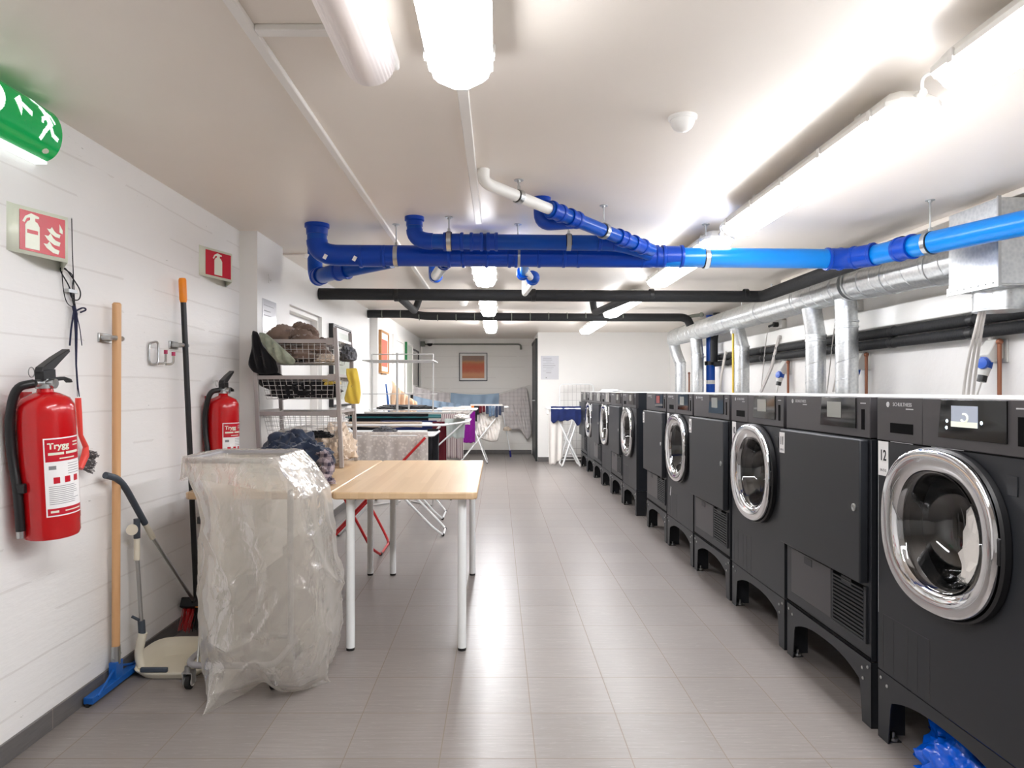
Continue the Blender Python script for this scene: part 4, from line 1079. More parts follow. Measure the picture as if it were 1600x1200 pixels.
def emboss(polys, st=.0018):
    mb = MB()
    xs = [p[0] for q in polys for p in q]; ys = [p[1] for q in polys for p in q]
    nx = int((max(xs)-min(xs))/st)+1; ny = int((max(ys)-min(ys))/st)+1
    def mp(s, a):
        x, z = prof(min(1, max(0, a/AL))); dx = x-(XL+.012); dz = z-2.022; L = math.hypot(dx, dz)
        return (x+dx/L*.0012, SY1-s, z+dz/L*.0012)
    for j in range(ny):
        a = min(ys)+(j+.5)*st; i0 = None
        for i in range(nx+1):
            s = min(xs)+(i+.5)*st; ins = i < nx and any(inside((s, a), q) for q in polys)
            if ins and i0 is None: i0 = i
            if not ins and i0 is not None:
                s0 = min(xs)+i0*st; s1 = min(xs)+i*st
                mb.add([mp(s0, a-st/2), mp(s1, a-st/2), mp(s1, a+st/2), mp(s0, a+st/2)], [(0, 1, 2, 3)]); i0 = None
    return mb
man = [circ((.118, .052), .012), strip((.098, .068), (.118, .048), .012), strip((.085, .085), (.098, .072), .024), strip((.072, .112), (.09, .08), .026),
       strip((.06, .085), (.085, .078), .010), strip((.048, .102), (.06, .085), .010), strip((.09, .10), (.108, .108), .011), strip((.108, .108), (.110, .118), .010),
       strip((.078, .118), (.098, .142), .014), strip((.098, .142), (.108, .165), .014), strip((.072, .118), (.058, .14), .014), strip((.058, .14), (.034, .146), .013)]
man = [[(p[0]-.010, p[1]) for p in q] for q in man]
emboss(man).build('running_figure', M['sign_lit'], t, flat=True)
arr = [strip((.152, .112), (.190, .100), .016), [(.184, .070), (.222, .098), (.196, .136)]]
emboss(arr).build('arrow', M['sign_lit'], t, flat=True)
emboss([circ((.325, .11), .062, 40)], .0025).build('white_disc', M['sign_lit'], t, flat=True)
emboss([circ((.05, .196), .014, 24, .7)]).build('maker_badge', M['sign_white'], t, flat=True)

# fire signs (folded plates)
def fire_sign(name_lb, yn, xr, yr, z0, z1, flame, tilt=0):
    t = thing('fire_extinguisher_sign', name_lb, 'sign', (XL, yr, z0), None)
    a = V(XL, yn-.02, 0); b = V(XL+.006, yn, 0); r = V(xr, yr, 0); c = V(XL, yr+(r-b).length*.72, 0)
    def zz(p, top): return V(p.x, p.y, (z1 if top else z0)+tilt*(p.y-yn))
    mb = MB(); pts = [a, b, b.lerp(r, .04), r, c]; th = .003
    vs = []
    for p in pts: vs += [zz(p, 0), zz(p, 1)]
    mb.add(vs, [(2*i, 2*i+2, 2*i+3, 2*i+1) for i in range(len(pts)-1)])
    mb.build('plate', M['sign_white'], t, solid=.003)
    U = (r-b); Lw = U.length; U.normalize(); hh = z1-z0; N = V(U.y, -U.x, 0)
    O = zz(b, 0)+N*.0025; Vz = V(0, 0, 1); Ut = (U+V(0, 0, tilt*(yr-yn)/Lw)).normalized()
    m = .08*hh
    mb = MB().prism([(Lw*.11, m), (Lw*.95, m), (Lw*.95, hh-m), (Lw*.11, hh-m)], O, Ut, Vz, .0008)
    mb.build('red_field', M['sign_red'], t)
    mb = MB(); O2 = O+N*.0012
    cx = Lw*(.34 if flame else .52); w = Lw*.13
    body = [(cx-w, hh*.13), (cx+w, hh*.13), (cx+w, hh*.62), (cx+w*.7, hh*.70), (cx+w*.35, hh*.73), (cx+w*.35, hh*.79), (cx+w*.9, hh*.80), (cx+w*.9, hh*.84), (cx-w*.2, hh*.88), (cx-w*1.0, hh*.80), (cx-w*1.4, hh*.68), (cx-w*1.1, hh*.66), (cx-w*.8, hh*.76), (cx-w*.35, hh*.79), (cx-w*.35, hh*.73), (cx-w*.7, hh*.70), (cx-w, hh*.62)]
    mb.prism(body, O2, Ut, Vz, .0006)
    if flame:
        for k, (fx, fz, s) in enumerate(((.70, .20, 1.0), (.72, .38, 1.0), (.74, .55, .85))):
            P = [(-.16, .10), (-.10, .02), (.02, -.05), (.12, -.06), (.14, .02), (.05, .04), (.0, .08), (-.05, .16), (-.09, .10)]
            mb.prism([(Lw*fx+p[0]*Lw*s, hh*fz+p[1]*hh*s*1.1) for p in P][::-1], O2, Ut, Vz, .0006)
        mb.prism([(Lw*.84, hh*.62), (Lw*.90, hh*.60), (Lw*.90, hh*.68), (Lw*.84, hh*.80)], O2, Ut, Vz, .0006)
    mb.build('pictogram', M['sign_white'], t, flat=True)
    if flame: MB().prism([(cx-w*.75, hh*.45), (cx+w*.75, hh*.45), (cx+w*.75, hh*.53), (cx-w*.75, hh*.53)], O2+N*.0008, Ut, Vz, .0004).build('red_field', M['sign_red'], t)
fire_sign('large red extinguisher and flame sign on the left wall above the nearest extinguisher', 2.155, -1.45, 2.285, 1.612, 1.765, True, -.10)
fire_sign('small red fire extinguisher sign folded out from the left wall near the corner', 3.53, -1.455, 3.71, 1.768, 1.923, False, -.04)

# extinguishers
def extinguisher(x, y, z0, h, r, tilt, lb, lab_ang):
    t = thing('fire_extinguisher', lb, 'fire extinguisher', (x, y, z0), 'red fire extinguishers on the left wall')
    R = Matrix.Rotation(tilt, 3, 'X'); O = V(x, y, z0)
    X = lambda p: O+R@(Vector(p)-O)
    mb = MB().lathe(O, (0, 0, 1), [(.001, .006), (r*.7, .004), (r*.93, .0), (r*.985, .012), (r*.985, .05), (r, .054), (r, h-.055), (r*.97, h-.03), (r*.82, h-.008), (r*.5, h+.006), (.024, h+.012), (.021, h+.03), (.001, h+.03)], 48)
    mb.xf(X).build('cylinder', M['red'], t, angle=60)
    zt = z0+h+.03
    MB().lathe((x, y, zt-.006), (0, 0, 1), [(.001, 0), (.027, 0), (.027, .012), (.02, .014), (.02, .03), (.001, .03)], 24).cyl((x, y-.01, zt+.012), (x, y-.05, zt+.012), .012, 14).cyl((x+.01, y, zt+.01), (x+.035, y, zt+.008), .016, 18).xf(X).build('valve', M['steel'], t)
    lv = MB()
    lv.obox((x, y+.005, zt+.036), (.03, .06, .034))
    lv.prism([(-.03, .045), (-.022, .062), (.045, .092), (.115, .118), (.118, .108), (.06, .072), (.02, .046)], (x-.013, y, zt), (0, 1, 0), (0, 0, 1), .026)
    lv.xf(X).build('squeeze_lever', M['black_plastic'], t, bevel=.002)
    MB().prism([(.01, .026), (.09, .026), (.125, .016), (.132, .004), (.118, .004), (.105, .014), (.01, .014)], (x-.009, y, zt), (0, 1, 0), (0, 0, 1), .018).xf(X).build('carry_handle', M['black_plastic'], t, bevel=.002)
    pin = MB(); pin.tube([V(x-.02, y-.03+.014*math.cos(a), zt+.046+.016*math.sin(a)) for a in [i*2*PI/16 for i in range(16)]], .0015, 6, closed=True); pin.xf(X).build('pull_ring', M['steel'], t)
    hs = rounded([V(x, y-.05, zt+.012), V(x-.035, y-.085, zt+.004), V(x-r*.80, y-r*.95, zt-.10), V(x-r*.78, y-r*.92, zt-.22), V(x-r*.55, y-r*1.02, zt-.32), V(x-r*.52, y-r*1.02, zt-.45)], .09, 6)
    MB().tube(hs, .0135, 14).xf(X).build('hose', M['black_plastic'], t, angle=60)
    a = V(x-r*.52, y-r*1.02, zt-.45)
    MB().cyl(a, a-V(0, 0, .022), .0125, 14).xf(X).build('nozzle', M['steel'], t)
    MB().obox((x-r*.45, y-r*.93, zt-.315), (.035, .035, .03)).xf(X).build('hose_clip', M['black_plastic'], t, bevel=.003)
    MB().box(XL, XL+.012, y-.02, y+.02, z0+.08, zt-.02).box(XL+.012, x-r+.004, y-.015, y+.015, z0+.28, z0+.30).build('wall_bracket', M['red_enamel'], t)
    # label band wrapped on the cylinder
    def cyl(u, z, e=.0006):   # u arc length from label centre (to the right as seen)
        an = lab_ang+u/r
        return X(V(x+(r+e)*math.cos(an), y+(r+e)*math.sin(an), z0+z))
    W = .062; za, zb = .075, h-.13
    def patch(u0, u1, z0_, z1_, e): 
        mb = MB(); mb.grid(lambda u, v: cyl(lerp(u0, u1, u), lerp(z0_, z1_, v), e), 14, 2); return mb
    L = patch(-W, W, za, zb, .0006).build('label', M['sticker'], t)
    patch(-W+.004, W-.004, zb-.075, zb-.004, .001).build('red_band', M['sign_red'], L)
    patch(-W+.004, W-.004, za+.004, za+.026, .001).build('red_band', M['sign_red'], L)
    tm = MB()
    def tx(s, size, uc, zc, bold=0):
        vs, fs = text_mesh(s, size, 'CENTER', .0, bold); tm.add([cyl(uc+v.x, zc+v.y, .0014) for v in vs], fs)
    tx('Trygg', .027, -.020, zb-.026, .0008); 
    for (u0_, u1_, z_, h_) in ((-.050, -.006, zb-.054, .008), (.0, .05, zb-.054, .008), (-.02, .03, zb-.068, .004), (.026, .052, zb-.020, .004), (.026, .052, zb-.030, .004), (-.05, -.028, za+.012, .007), (-.01, .05, za+.013, .004)):
        tm.grid(lambda u, v, a_=u0_, b_=u1_, c_=z_, d_=h_: cyl(lerp(a_, b_, u), c_+v*d_, .0014), 6, 1)
    tm.build('label_print', M['sign_white'], L)
    t3 = MB()
    for k in range(3):
        t3.grid(lambda u, v, k=k: cyl(-.03+k*.032+lerp(-.009, .009, u), zb-.135+lerp(-.010, .010, v), .0012), 3, 1)
    t3.build('hazard_symbol', M['sign_red'], L)
    t4 = MB(); rnd = random.Random(3)
    for k in range(14):
        z = zb-.155-k*.0062
        if z < za+.034: break
        e = rnd.uniform(.02, .048); t4.grid(lambda u, v, z=z, e=e: cyl(lerp(-.052, e, u), z+v*.0016, .0012), 6, 1)
    for k in range(5):
        z = zb-.086-k*.008; t4.grid(lambda u, v, z=z: cyl(lerp(.004, .05, u), z+v*.0016, .0012), 4, 1)
    t4.grid(lambda u, v: cyl(lerp(-.05, -.03, u), zb-.1+v*.012, .0012), 2, 1)
    t4.build('small_print', M['ink_grey'], L)
    return t
extinguisher(-1.455, 2.215, .70, .455, .082, .075, 'nearest red fire extinguisher on the left wall, under the large flame sign', -.38)
extinguisher(-1.458, 3.60, .70, .43, .08, .0, 'red fire extinguisher farther along the left wall, partly behind the plastic bag', -.45)

# hanging brush on cords
t = thing('hanging_brush', 'red dish brush hanging on black and navy cords beside the nearest extinguisher', 'brush', (-1.52, 2.46, .7))
def wl(px, py, off=.012): 
    x = XL+off; Y = x*F/(px-CX); return V(x, Y, H-(py-CY)/F*Y)
MB().cyl(wl(112, 341, 0), wl(112, 341, .02), .002, 6).obox(wl(110, 455, .01), (.02, .05, .012)).build('nail', M['steel'], t)
MB().tube([wl(112, 341), wl(113, 390), wl(115, 440), wl(117, 480)], .0016, 6).tube(rounded([wl(96, 408), wl(98, 450), wl(104, 475), wl(116, 481)], .05), .0016, 6).tube(rounded([wl(116, 481), wl(110, 450), wl(92, 420), wl(100, 416), wl(112, 432), wl(127, 455), wl(124, 470), wl(112, 468), wl(108, 450)], .03), .0022, 6).tube(rounded([wl(100, 420), wl(116, 430), wl(112, 450), wl(118, 480)], .03), .002, 6).build('black_cord', M['string'], t)
MB().tube([wl(115, 478, .02), wl(118, 490, .02), wl(119, 520, .02), wl(119, 570, .02), wl(121, 600, .02), wl(124, 620, .02)], .0035, 6, radii=[.006, .007, .005, .003, .003, .0015]).tube([wl(116, 482, .02), wl(111, 515, .02), wl(109, 540, .02)], .003, 6).tube([wl(118, 482, .02), wl(125, 515, .02), wl(128, 540, .02)], .0015, 6).tube(rounded([wl(118, 486, .02), wl(130, 480, .02), wl(136, 484, .02), wl(126, 488, .02)], .02), .003, 6).tube([wl(119, 572, .02), wl(121, 620, .02)], .001, 5).build('navy_cord', M['navy_string'], t)
MB().tube([wl(122, 622, .03), wl(123, 645, .03), wl(126, 680, .03), wl(134, 698, .03), wl(133, 712, .035), wl(125, 732, .035)], .009, 10, radii=[.010, .011, .008, .010, .014, .011]).build('brush_handle', M['brush_red'], t)
mb = MB(); rnd = random.Random(5)
a = wl(136, 702, .035); b = wl(128, 733, .035)
for k in range(110):
    p = a.lerp(b, rnd.random())+V(rnd.uniform(-.008, .008), rnd.uniform(-.004, .004), 0)
    d = V(.2+rnd.uniform(-.3, .3), .9, -.35+rnd.uniform(-.3, .3)).normalized()*.045
    mb.tube([p, p+d], .0014, 4)
mb.build('bristles', M['bristle'], t)

# squeegee mop with wooden handle
t = thing('floor_squeegee', 'blue headed squeegee with a long wooden handle leaning on the left wall', 'broom', (-1.5, 2.68, 0))
top = V(-1.50, 2.67, 1.515); bot = V(-1.512, 2.685, .10)
MB().tube([bot, top+(bot-top)*.004, top], .016, 16, radii=[.015, .0165, .012]).build('handle', M['broom_wood'], t)
MB().lathe(bot+V(0, 0, -.01), top-bot, [(.017, 0), (.0175, .05), (.017, .07)], 14).cyl(bot-V(0, .02, -.01), bot+V(0, .03, .02), .006, 8).build('ferrule', M['steel'], t)
MB().obox((-1.512, 2.685, .055), (.03, .05, .09)).tube([V(-1.512, 2.685, .08), V(-1.49, 2.53, .03)], .005, 8).tube([V(-1.512, 2.685, .08), V(-1.512, 2.82, .035)], .005, 8).box(-1.528, -1.492, 2.50, 2.86, .012, .036).build('head', M['blue_plastic'], t, bevel=.004)
MB().box(-1.518, -1.508, 2.50, 2.86, .0, .014).build('blade', M['rubber'], t)
def tool_clip(y, z, lb):
    t = thing('tool_clip', lb, 'wall clip', (XL, y, z), None)
    MB().box(XL, XL+.008, y-.05, y+.035, z-.018, z+.018).build('base', M['steel'], t, bevel=.002)
    MB().tube(rounded([V(XL+.005, y-.03, z), V(XL+.05, y-.035, z), V(XL+.055, y-.02, z)], .01), .010, 10).tube(rounded([V(XL+.005, y+.025, z), V(XL+.05, y+.035, z), V(XL+.055, y+.02, z)], .01), .010, 10).build('jaw', M['steel'], t)
    return t
tool_clip(2.67, 1.375, 'steel wall clip holding the wooden handle')
tool_clip(3.235, 1.385, 'steel wall clip holding the black orange-tipped pole')
# hook
t = thing('wall_hook', 'zinc wall hook with two pink capped prongs between the two poles', 'hook', (XL, 3.05, 1.25))
hk = lambda px, py, off: (lambda x: V(x, x*F/(px-CX), H-(py-CY)/F*(x*F/(px-CX))))(XL+off)
MB().tube(rounded([hk(233, 536, .008), hk(233, 568, .008), hk(247, 569, .02), hk(247, 533, .02)], .02, 4, True), .005, 8, closed=True).tube(rounded([hk(247, 568, .02), hk(259, 568, .035), hk(259, 552, .045)], .02), .0055, 8).tube(rounded([hk(259, 569, .03), hk(271, 569, .05), hk(271, 554, .06)], .02), .0055, 8).build('hook_frame', M['steel'], t)
MB().cyl(hk(259, 553, .045), hk(259, 547, .045), .008, 12).cyl(hk(271, 556, .06), hk(271, 550, .06), .008, 12).build('prong_cap', mat('pink_cap', (170, 30, 80), .4), t)
# black pole with orange end
t = thing('telescopic_pole', 'black metal pole with an orange grip end leaning on the left wall', 'pole', (-1.5, 3.3, 0))
a = V(-1.505, 3.235, 1.705); b = V(-1.46, 3.30, .01)
MB().tube([a.lerp(b, .065), b], .013, 16).build('shaft', M['black_plastic'], t)
MB().tube([a, a.lerp(b, .005), a.lerp(b, .06), a.lerp(b, .068)], .017, 16, radii=[.014, .0175, .0175, .014]).build('grip', M['orange'], t)

# broom and long-handled dustpan set
t = thing('long_handled_broom', 'small broom with slate grip, silver shaft and dark brush head leaning on the left wall', 'broom', (-1.5, 2.9, 0))
g0 = V(-1.505, 2.60, .845); g1 = V(-1.475, 2.80, .655); g2 = V(-1.475, 2.90, .54); g3 = V(-1.475, 3.28, .16)
MB().tube(rounded([g0, V(-1.49, 2.68, .82), g1, g1.lerp(g2, .35)], .08), .013, 14, radii=None).build('grip', M['slate'], t)
MB().tube([g1.lerp(g2, .3), g2], .012, 14).build('sleeve', M['cream'], t)
MB().tube([g2, g3], .008, 12).build('shaft', M['steel'], t)
Rb = Matrix.Rotation(-.5, 3, 'X')
MB().obox((-1.44, 3.30, .135), (.19, .055, .05), Rb).tube([g3, V(-1.46, 3.30, .14)], .016, 12).build('head', M['black_plastic'], t, bevel=.006)
MB().obox((-1.43, 3.273, .139), (.055, .002, .032), Rb).build('label', M['orange'], t)
mb = MB(); rnd = random.Random(9)
for k in range(150):
    x = rnd.uniform(-1.525, -1.37); p = V(x, 3.30+rnd.uniform(-.02, .02), .115)
    mb.mi(0 if x < -1.47 else 1).tube([p, V(x+rnd.uniform(-.012, .008)-(.0 if x > -1.5 else .0), p.y+rnd.uniform(-.07, .02), .015+rnd.uniform(0, .015))], .0016, 4)
mb.build('bristles', [M['red_enamel'], M['black_plastic']], t)
t = thing('long_handled_dustpan', 'cream dustpan with an upright silver handle standing on the floor by the laundry bag', 'dustpan', (-1.38, 2.85, 0))
mb = MB()
prf = [(-.13, 0), (.13, 0), (.12, .05), (-.12, .05)]
def pan(u, v):   # u around, v 0 floor centre..1 rim
    a = 2*PI*u; c, s = math.cos(a), math.sin(a); e = (abs(c)**4+abs(s)**4)**-.25
    r = v if v < .8 else .8+.2*(v-.8)/.2
    hh = 0.004 if v < .8 else .004+(v-.8)/.2*(.075 if s > -.5 else .03)
    return V(-1.345+c*e*.15*(.8*min(1, v/.8)+.2*max(0, (v-.8)/.2)), 2.87+s*e*.14*(.86*min(1, v/.8)+.14*max(0, (v-.8)/.2)), hh)
mb.grid(pan, 48, 10, True); mb.build('pan', M['cream'], t, solid=.004, angle=50)
MB().box(-1.44, -1.33, 2.725, 2.74, .035, .055).build('pan_grip', M['slate'], t, bevel=.005)
MB().tube(rounded([V(-1.47, 2.80, .03), V(-1.485, 2.80, .08), V(-1.465, 2.80, .17)], .03), .017, 12).tube([V(-1.49, 2.80, .47), V(-1.49, 2.80, .57)], .012, 12).lathe((-1.50, 2.78, .60), (.6, -1, 0), [(.001, 0), (.022, 0), (.022, .012), (.001, .012)], 18).build('sleeve', M['cream'], t)
MB().tube([V(-1.467, 2.80, .14), V(-1.49, 2.80, .50)], .008, 12).build('shaft', M['steel'], t)
MB().tube([V(-1.468, 2.80, .155), V(-1.472, 2.80, .22)], .014, 12).tube([V(-1.49, 2.80, .56), V(-1.49, 2.80, .64)], .013, 12).tube([V(-1.475, 2.79, .225), V(-1.505, 2.79, .24)], .006, 8).build('joint', M['slate'], t)

# ------------------------------------------------------------------ laundry cart with plastic bag
t = thing('laundry_cart', 'grey tubular laundry cart on casters holding the big clear plastic bag', 'cart', (-1.03, 2.88, 0))
x0, x1, y0, y1, zr = -1.205, -.865, 2.60, 2.955, .90
MB().tube(rounded([V(x0, y0, zr), V(x1, y0, zr), V(x1, y1, zr), V(x0, y1, zr)], .03, 4, True), .011, 12, closed=True).build('rim', M['cart_grey'], t)
fm = MB()
fm.tube(rounded([V(x0-.01, 2.83, zr), V(x0-.01, 2.83, .10)], .05), .0165, 14).tube(rounded([V(x0-.01, 2.93, .105), V(x0-.01, 2.66, .105), V(x0+.03, 2.625, .105), V(x1-.02, 2.625, .105), V(x1, 2.66, .105), V(x1, 2.945, .105), V(x0, 2.945, .105)], .06, 6, True), .0125, 12, closed=True)
fm.tube([V(x1, 2.83, zr), V(x1, 2.83, .105)], .0125, 12)
fm.build('frame', M['cart_grey'], t)
MB().tube([V(x0+.03, y0+.0, zr-.07), V(x0-.01, 2.815, .70)], .003, 6).tube([V(x0-.008, 2.80, .40), V(x0+.04, 2.63, .11)], .004, 6).build('brace', M['steel'], t)
mb = MB()
for z in (.63, .39): mb.obox((x0-.03, 2.83, z), (.03, .03, .03))
mb.build('clamp', M['black_plastic'], t, bevel=.003)
for (cx_, cy_) in ((x0-.005, 2.645), (x1-.015, 2.645), (x0, 2.93), (x1, 2.93)):
    w = MB().lathe((cx_-.011, cy_+.018, .03), (1, 0, 0), [(.012, 0), (.024, 0), (.030, .003), (.030, .019), (.024, .022), (.012, .022)], 24).build('caster', M['rubber'], t)
    MB().lathe((cx_-.014, cy_+.018, .03), (1, 0, 0), [(.001, 0), (.019, 0), (.019, .028), (.001, .028)], 20).build('wheel_disc', M['white_plastic'], w)
    MB().box(cx_-.019, cx_-.015, cy_-.005, cy_+.032, .022, .07).box(cx_+.015, cx_+.019, cy_-.005, cy_+.032, .022, .07).box(cx_-.019, cx_+.019, cy_-.012, cy_+.03, .068, .073).cyl((cx_, cy_, .073), (cx_, cy_, .095), .011, 12).build('fork', M['steel'], w)
# bag
def bag_section(z):
    """(x0,x1,y0,y1) of the bag at height z"""
    K = [(.925, -1.222, -.845, 2.585, 2.97), (.86, -1.215, -.78, 2.57, 2.975), (.76, -1.18, -.715, 2.55, 2.98), (.6, -1.175, -.68, 2.54, 2.98), (.4, -1.18, -.645, 2.53, 2.985), (.22, -1.175, -.64, 2.52, 2.985), (.12, -1.165, -.66, 2.52, 2.98), (.05, -1.14, -.69, 2.54, 2.95), (.0, -1.08, -.76, 2.60, 2.9)]
    for a, b in zip(K, K[1:]):
        if z >= b[0]:
            s = (z-b[0])/(a[0]-b[0]); return [lerp(b[i], a[i], s) for i in range(1, 5)]
    return list(K[-1][1:])
def ridge(p, f, sd): return 1-abs(noise.noise(Vector((p[0]*f, p[1]*f, p[2]*f*.55))+sd))*2
def bag_mesh(shrink, seed, ztop, zbot, n=220, m=150, amp=1.0):
    sd = V(seed, seed*2, seed*3); mb = MB()
    def fn(u, v):
        z = lerp(ztop, zbot, v); a = 2*PI*u; c, s = math.cos(a), math.sin(a)
        X0, X1, Y0_, Y1_ = bag_section(z); w = min(1, (ztop-z)/.25)
        pw = lerp(7, 3.2, w); e = (abs(c)**pw+abs(s)**pw)**(-1/pw)
        cx_, cy_ = (X0+X1)/2, (Y0_+Y1_)/2; rx = (X1-X0)/2-shrink; ry = (Y1_-Y0_)/2-shrink
        x = cx_+rx*c*e; y = cy_+ry*s*e
        q = (x*1.0, y*1.0, z)
        dgn = (x+.55*z, y, z-.5*x)
        lw = max(0, min(1, (.72-z)/.35)); r = ridge(dgn, 2.6, sd)**6*.026+ridge((x*1.2-.5*z, y, z), 6, sd*1.7)**8*.014*(.4+lw)+ridge(q, 13, sd*.3)**6*.006*(.2+lw)+.012*math.sin(a*9+z*3)*(1-.6*lw)
        r -= .016
        r += .02*noise.noise(Vector(q)*2.2+sd)
        r *= amp*(.15+.85*w)*.55
        L = math.hypot(c, s)
        x += c*r*(1.3 if c > 0 else .5); y += s*r*1.3
        # loose corners trailing on the floor
        if z < .16:
            k = (1-z/.16)**1.5
            g1 = math.exp(-((a-(PI*1.5-.62))/.28)**2); x += (-1.065-x)*g1*k*.9; y += (2.415-y)*g1*k*.95
            g2 = math.exp(-((a-(2*PI-.42))/.22)**2); x += (-.655-x)*g2*k*.9; y += (2.72-y)*g2*k*.9
            g3 = math.exp(-((a-(PI*1.5+.12))/.30)**2); z += .045*g3*k
        z = max(.002+.004*abs(noise.noise(Vector((x*9, y*9, 0))+sd)), z)
        return (x, y, z)
    mb.grid(fn, n, m, True); return mb
t = thing('plastic_bag', 'large clear wrinkled plastic bag hung over the laundry cart, one corner trailing on the floor', 'plastic bag', (-.93, 2.85, 0))
bag_mesh(0, 3.3, .915, .0).build('bag_film', M['film'], t, angle=180)
bag_mesh(.035, 8.1, .90, .05, 140, 90, 1.1).build('inner_folds', M['film2'], t, angle=180)
# folded collar over the rim
mb = MB(); sd = V(5, 2, 9)
def collar(u, v):
    a = 2*PI*u; c, s = math.cos(a), math.sin(a); pw = 9; e = (abs(c)**pw+abs(s)**pw)**(-1/pw)
    cx_, cy_ = (x0+x1)/2, (y0+y1)/2; rx = (x1-x0)/2; ry = (y1-y0)/2
    if v < .3: off = lerp(-.012, .012, v/.3); z = zr-.03+.045*math.sin(PI*v/.6)
    else:
        k = (v-.3)/.7; fr = max(0, math.cos(a+.45)); off = .014+k*(.012+.085*fr**2); z = zr+.015-k*(.085+.03*fr+.02*noise.noise(V(c*2, s*2, 1)))
    off += .004*noise.noise(V(c*5, s*5, v*2)+sd)*(1+v)
    z += .005*noise.noise(V(c*9, s*9, v*3))
    x = cx_+(rx+off)*c*e; y = cy_+(ry+off)*s*e
    return (x, y, z)
mb.grid(collar, 200, 20, True); mb.build('folded_collar', M['film2'], t, angle=180)

# ------------------------------------------------------------------ tables
heap((-1.335, 3.03, .722), (.045, .05, .035), 71, .2).build('blue_cloth', M['c_sky'], label='small pale blue cloth on the left front corner of the bag side table', cat='cloth')
def table(x0, x1, y0, y1, lb):
    z = .72; t = thing('table', lb, 'table', ((x0+x1)/2, (y0+y1)/2, 0), 'bamboo topped tables pushed together')
    MB().prism([(x0+.018, y0), (x1-.018, y0), (x1, y0+.018), (x1, y1-.018), (x1-.018, y1), (x0+.018, y1), (x0, y1-.018), (x0, y0+.018)], (0, 0, z-.032), (1, 0, 0), (0, 1, 0), .032).build('tabletop', M['bamboo'], t, bevel=.006)
    for (x, y) in ((x0+.07, y0+.07), (x1-.07, y0+.07), (x0+.07, y1-.07), (x1-.07, y1-.07)):
        l = MB().cyl((x, y, .012), (x, y, z-.04), .0195, 24).lathe((x, y, z-.04), (0, 0, 1), [(.0195, 0), (.04, .004), (.04, .008)], 24).build('leg', M['white_enamel'], t)
        MB().cyl((x, y, 0), (x, y, .012), .0185, 24).build('foot', M['rubber'], l)
table(-.735, -.092, 2.99, 4.37, 'pale bamboo table with white tubular legs, fully visible at the centre')
table(-1.385, -.739, 2.99, 4.37, 'bamboo table behind the plastic bag, carrying the wire basket rack')

# ------------------------------------------------------------------ basket rack on the table
TZ = .722
t = thing('basket_rack', 'grey wire basket rack full of laundry standing on the left table', 'rack', (-1.14, 4.12, TZ))
lean = lambda p: V(p.x-(p.z-TZ)*.045, p.y, p.z)
RX0, RX1, RY0, RY1 = -1.378, -.905, 3.93, 4.33
for (x, y) in ((RX0, RY0), (RX1, RY0), (RX0+.01, RY1), (RX1, RY1)):
    zt = 1.535 if x > -1 else 1.49
    MB().box(x-.012, x+.012, y-.012, y+.012, TZ, zt).xf(lean).build('post', M['rack_grey'], t, bevel=.003)
levels = [1.455, 1.245, 1.035, .82]
for z in levels:
    for y in (RY0, RY1):
        mb = MB(); mb.prism([(RX0, -.012), (RX1-.06, -.012), (RX1-.05, -.02), (RX1, -.02), (RX1, .02), (RX1-.05, .02), (RX1-.06, .012), (RX0, .012)], (0, y-.006, z), (1, 0, 0), (0, 0, 1), -.012 if y == RY0 else .012)
        mb.xf(lean).build('rail', M['rack_grey'], t, bevel=.002)
    for x in (RX0, RX1): MB().box(x-.006, x+.006, RY0, RY1, z+.004, z+.02).xf(lean).build('side_rail', M['rack_grey'], t)
    if z == .82: bt = .06
    b = MB(); top = z+.005; zb = z-.125 if z > .9 else z-.075; bx0, bx1 = RX0+.03, RX1-.02; by0, by1 = RY0-.0, RY1-.02
    w = .0015; ins = .02
    def bp(x, y, z_): return V(x, y, z_)
    nx, ny, nz = 12, 9, 5
    for k in range(nz+1):
        f = k/nz; zz = lerp(zb, top, f); i_ = ins*(1-f)
        b.tube([V(bx0+i_, by0+i_, zz), V(bx1-i_, by0+i_, zz), V(bx1-i_, by1-i_, zz), V(bx0+i_, by1-i_, zz)], w*(1.8 if k == nz else 1), 4, closed=True)
    for i in range(nx+1):
        x = lerp(bx0, bx1, i/nx); xi = lerp(bx0+ins, bx1-ins, i/nx)
        b.tube([V(x, by0, top), V(xi, by0+ins, zb), V(xi, by1-ins, zb), V(x, by1, top)], w, 4)
    for i in range(1, ny):
        y = lerp(by0, by1, i/ny); yi = lerp(by0+ins, by1-ins, i/ny)
        b.tube([V(bx0, y, top), V(bx0+ins, yi, zb), V(bx1-ins, yi, zb), V(bx1, y, top)], w, 4)
    b.xf(lean).build('wire_basket', M['wire_grey'], t, flat=True)
def L_(mb): return mb.xf(lean)
# contents of the baskets
G = 'laundry in the wire basket rack'
L_(heap((-1.20, 4.10, 1.335), (.42, .34, .11), 2, .3)).build('knitted_garment', M['c_brown'], label='taupe knit garment bulk filling the top basket', cat='clothes', group=None)
L_(roll([V(-1.36, 4.02, 1.46), V(-1.27, 4.0, 1.50), V(-1.18, 4.05, 1.50), V(-1.10, 4.0, 1.46), V(-1.03, 4.02, 1.42), V(-.98, 4.03, 1.36)], .052, 4)).build('knitted_scarf', M['c_brown'], label='taupe knitted scarf twisted along the top of the basket rack', cat='scarf')
L_(roll([V(-1.30, 4.14, 1.50), V(-1.20, 4.16, 1.53), V(-1.11, 4.13, 1.53), V(-1.06, 4.08, 1.48)], .045, 7)).build('knitted_jumper', M['c_brown'], label='taupe jumper sleeve curled on the very top of the rack', cat='clothes')
L_(heap((-1.02, 4.07, 1.45), (.10, .12, .03), 8)).build('woollen_hat', M['c_darkbrown'], label='small dark brown knit lying at the right of the top basket rim', cat='hat')
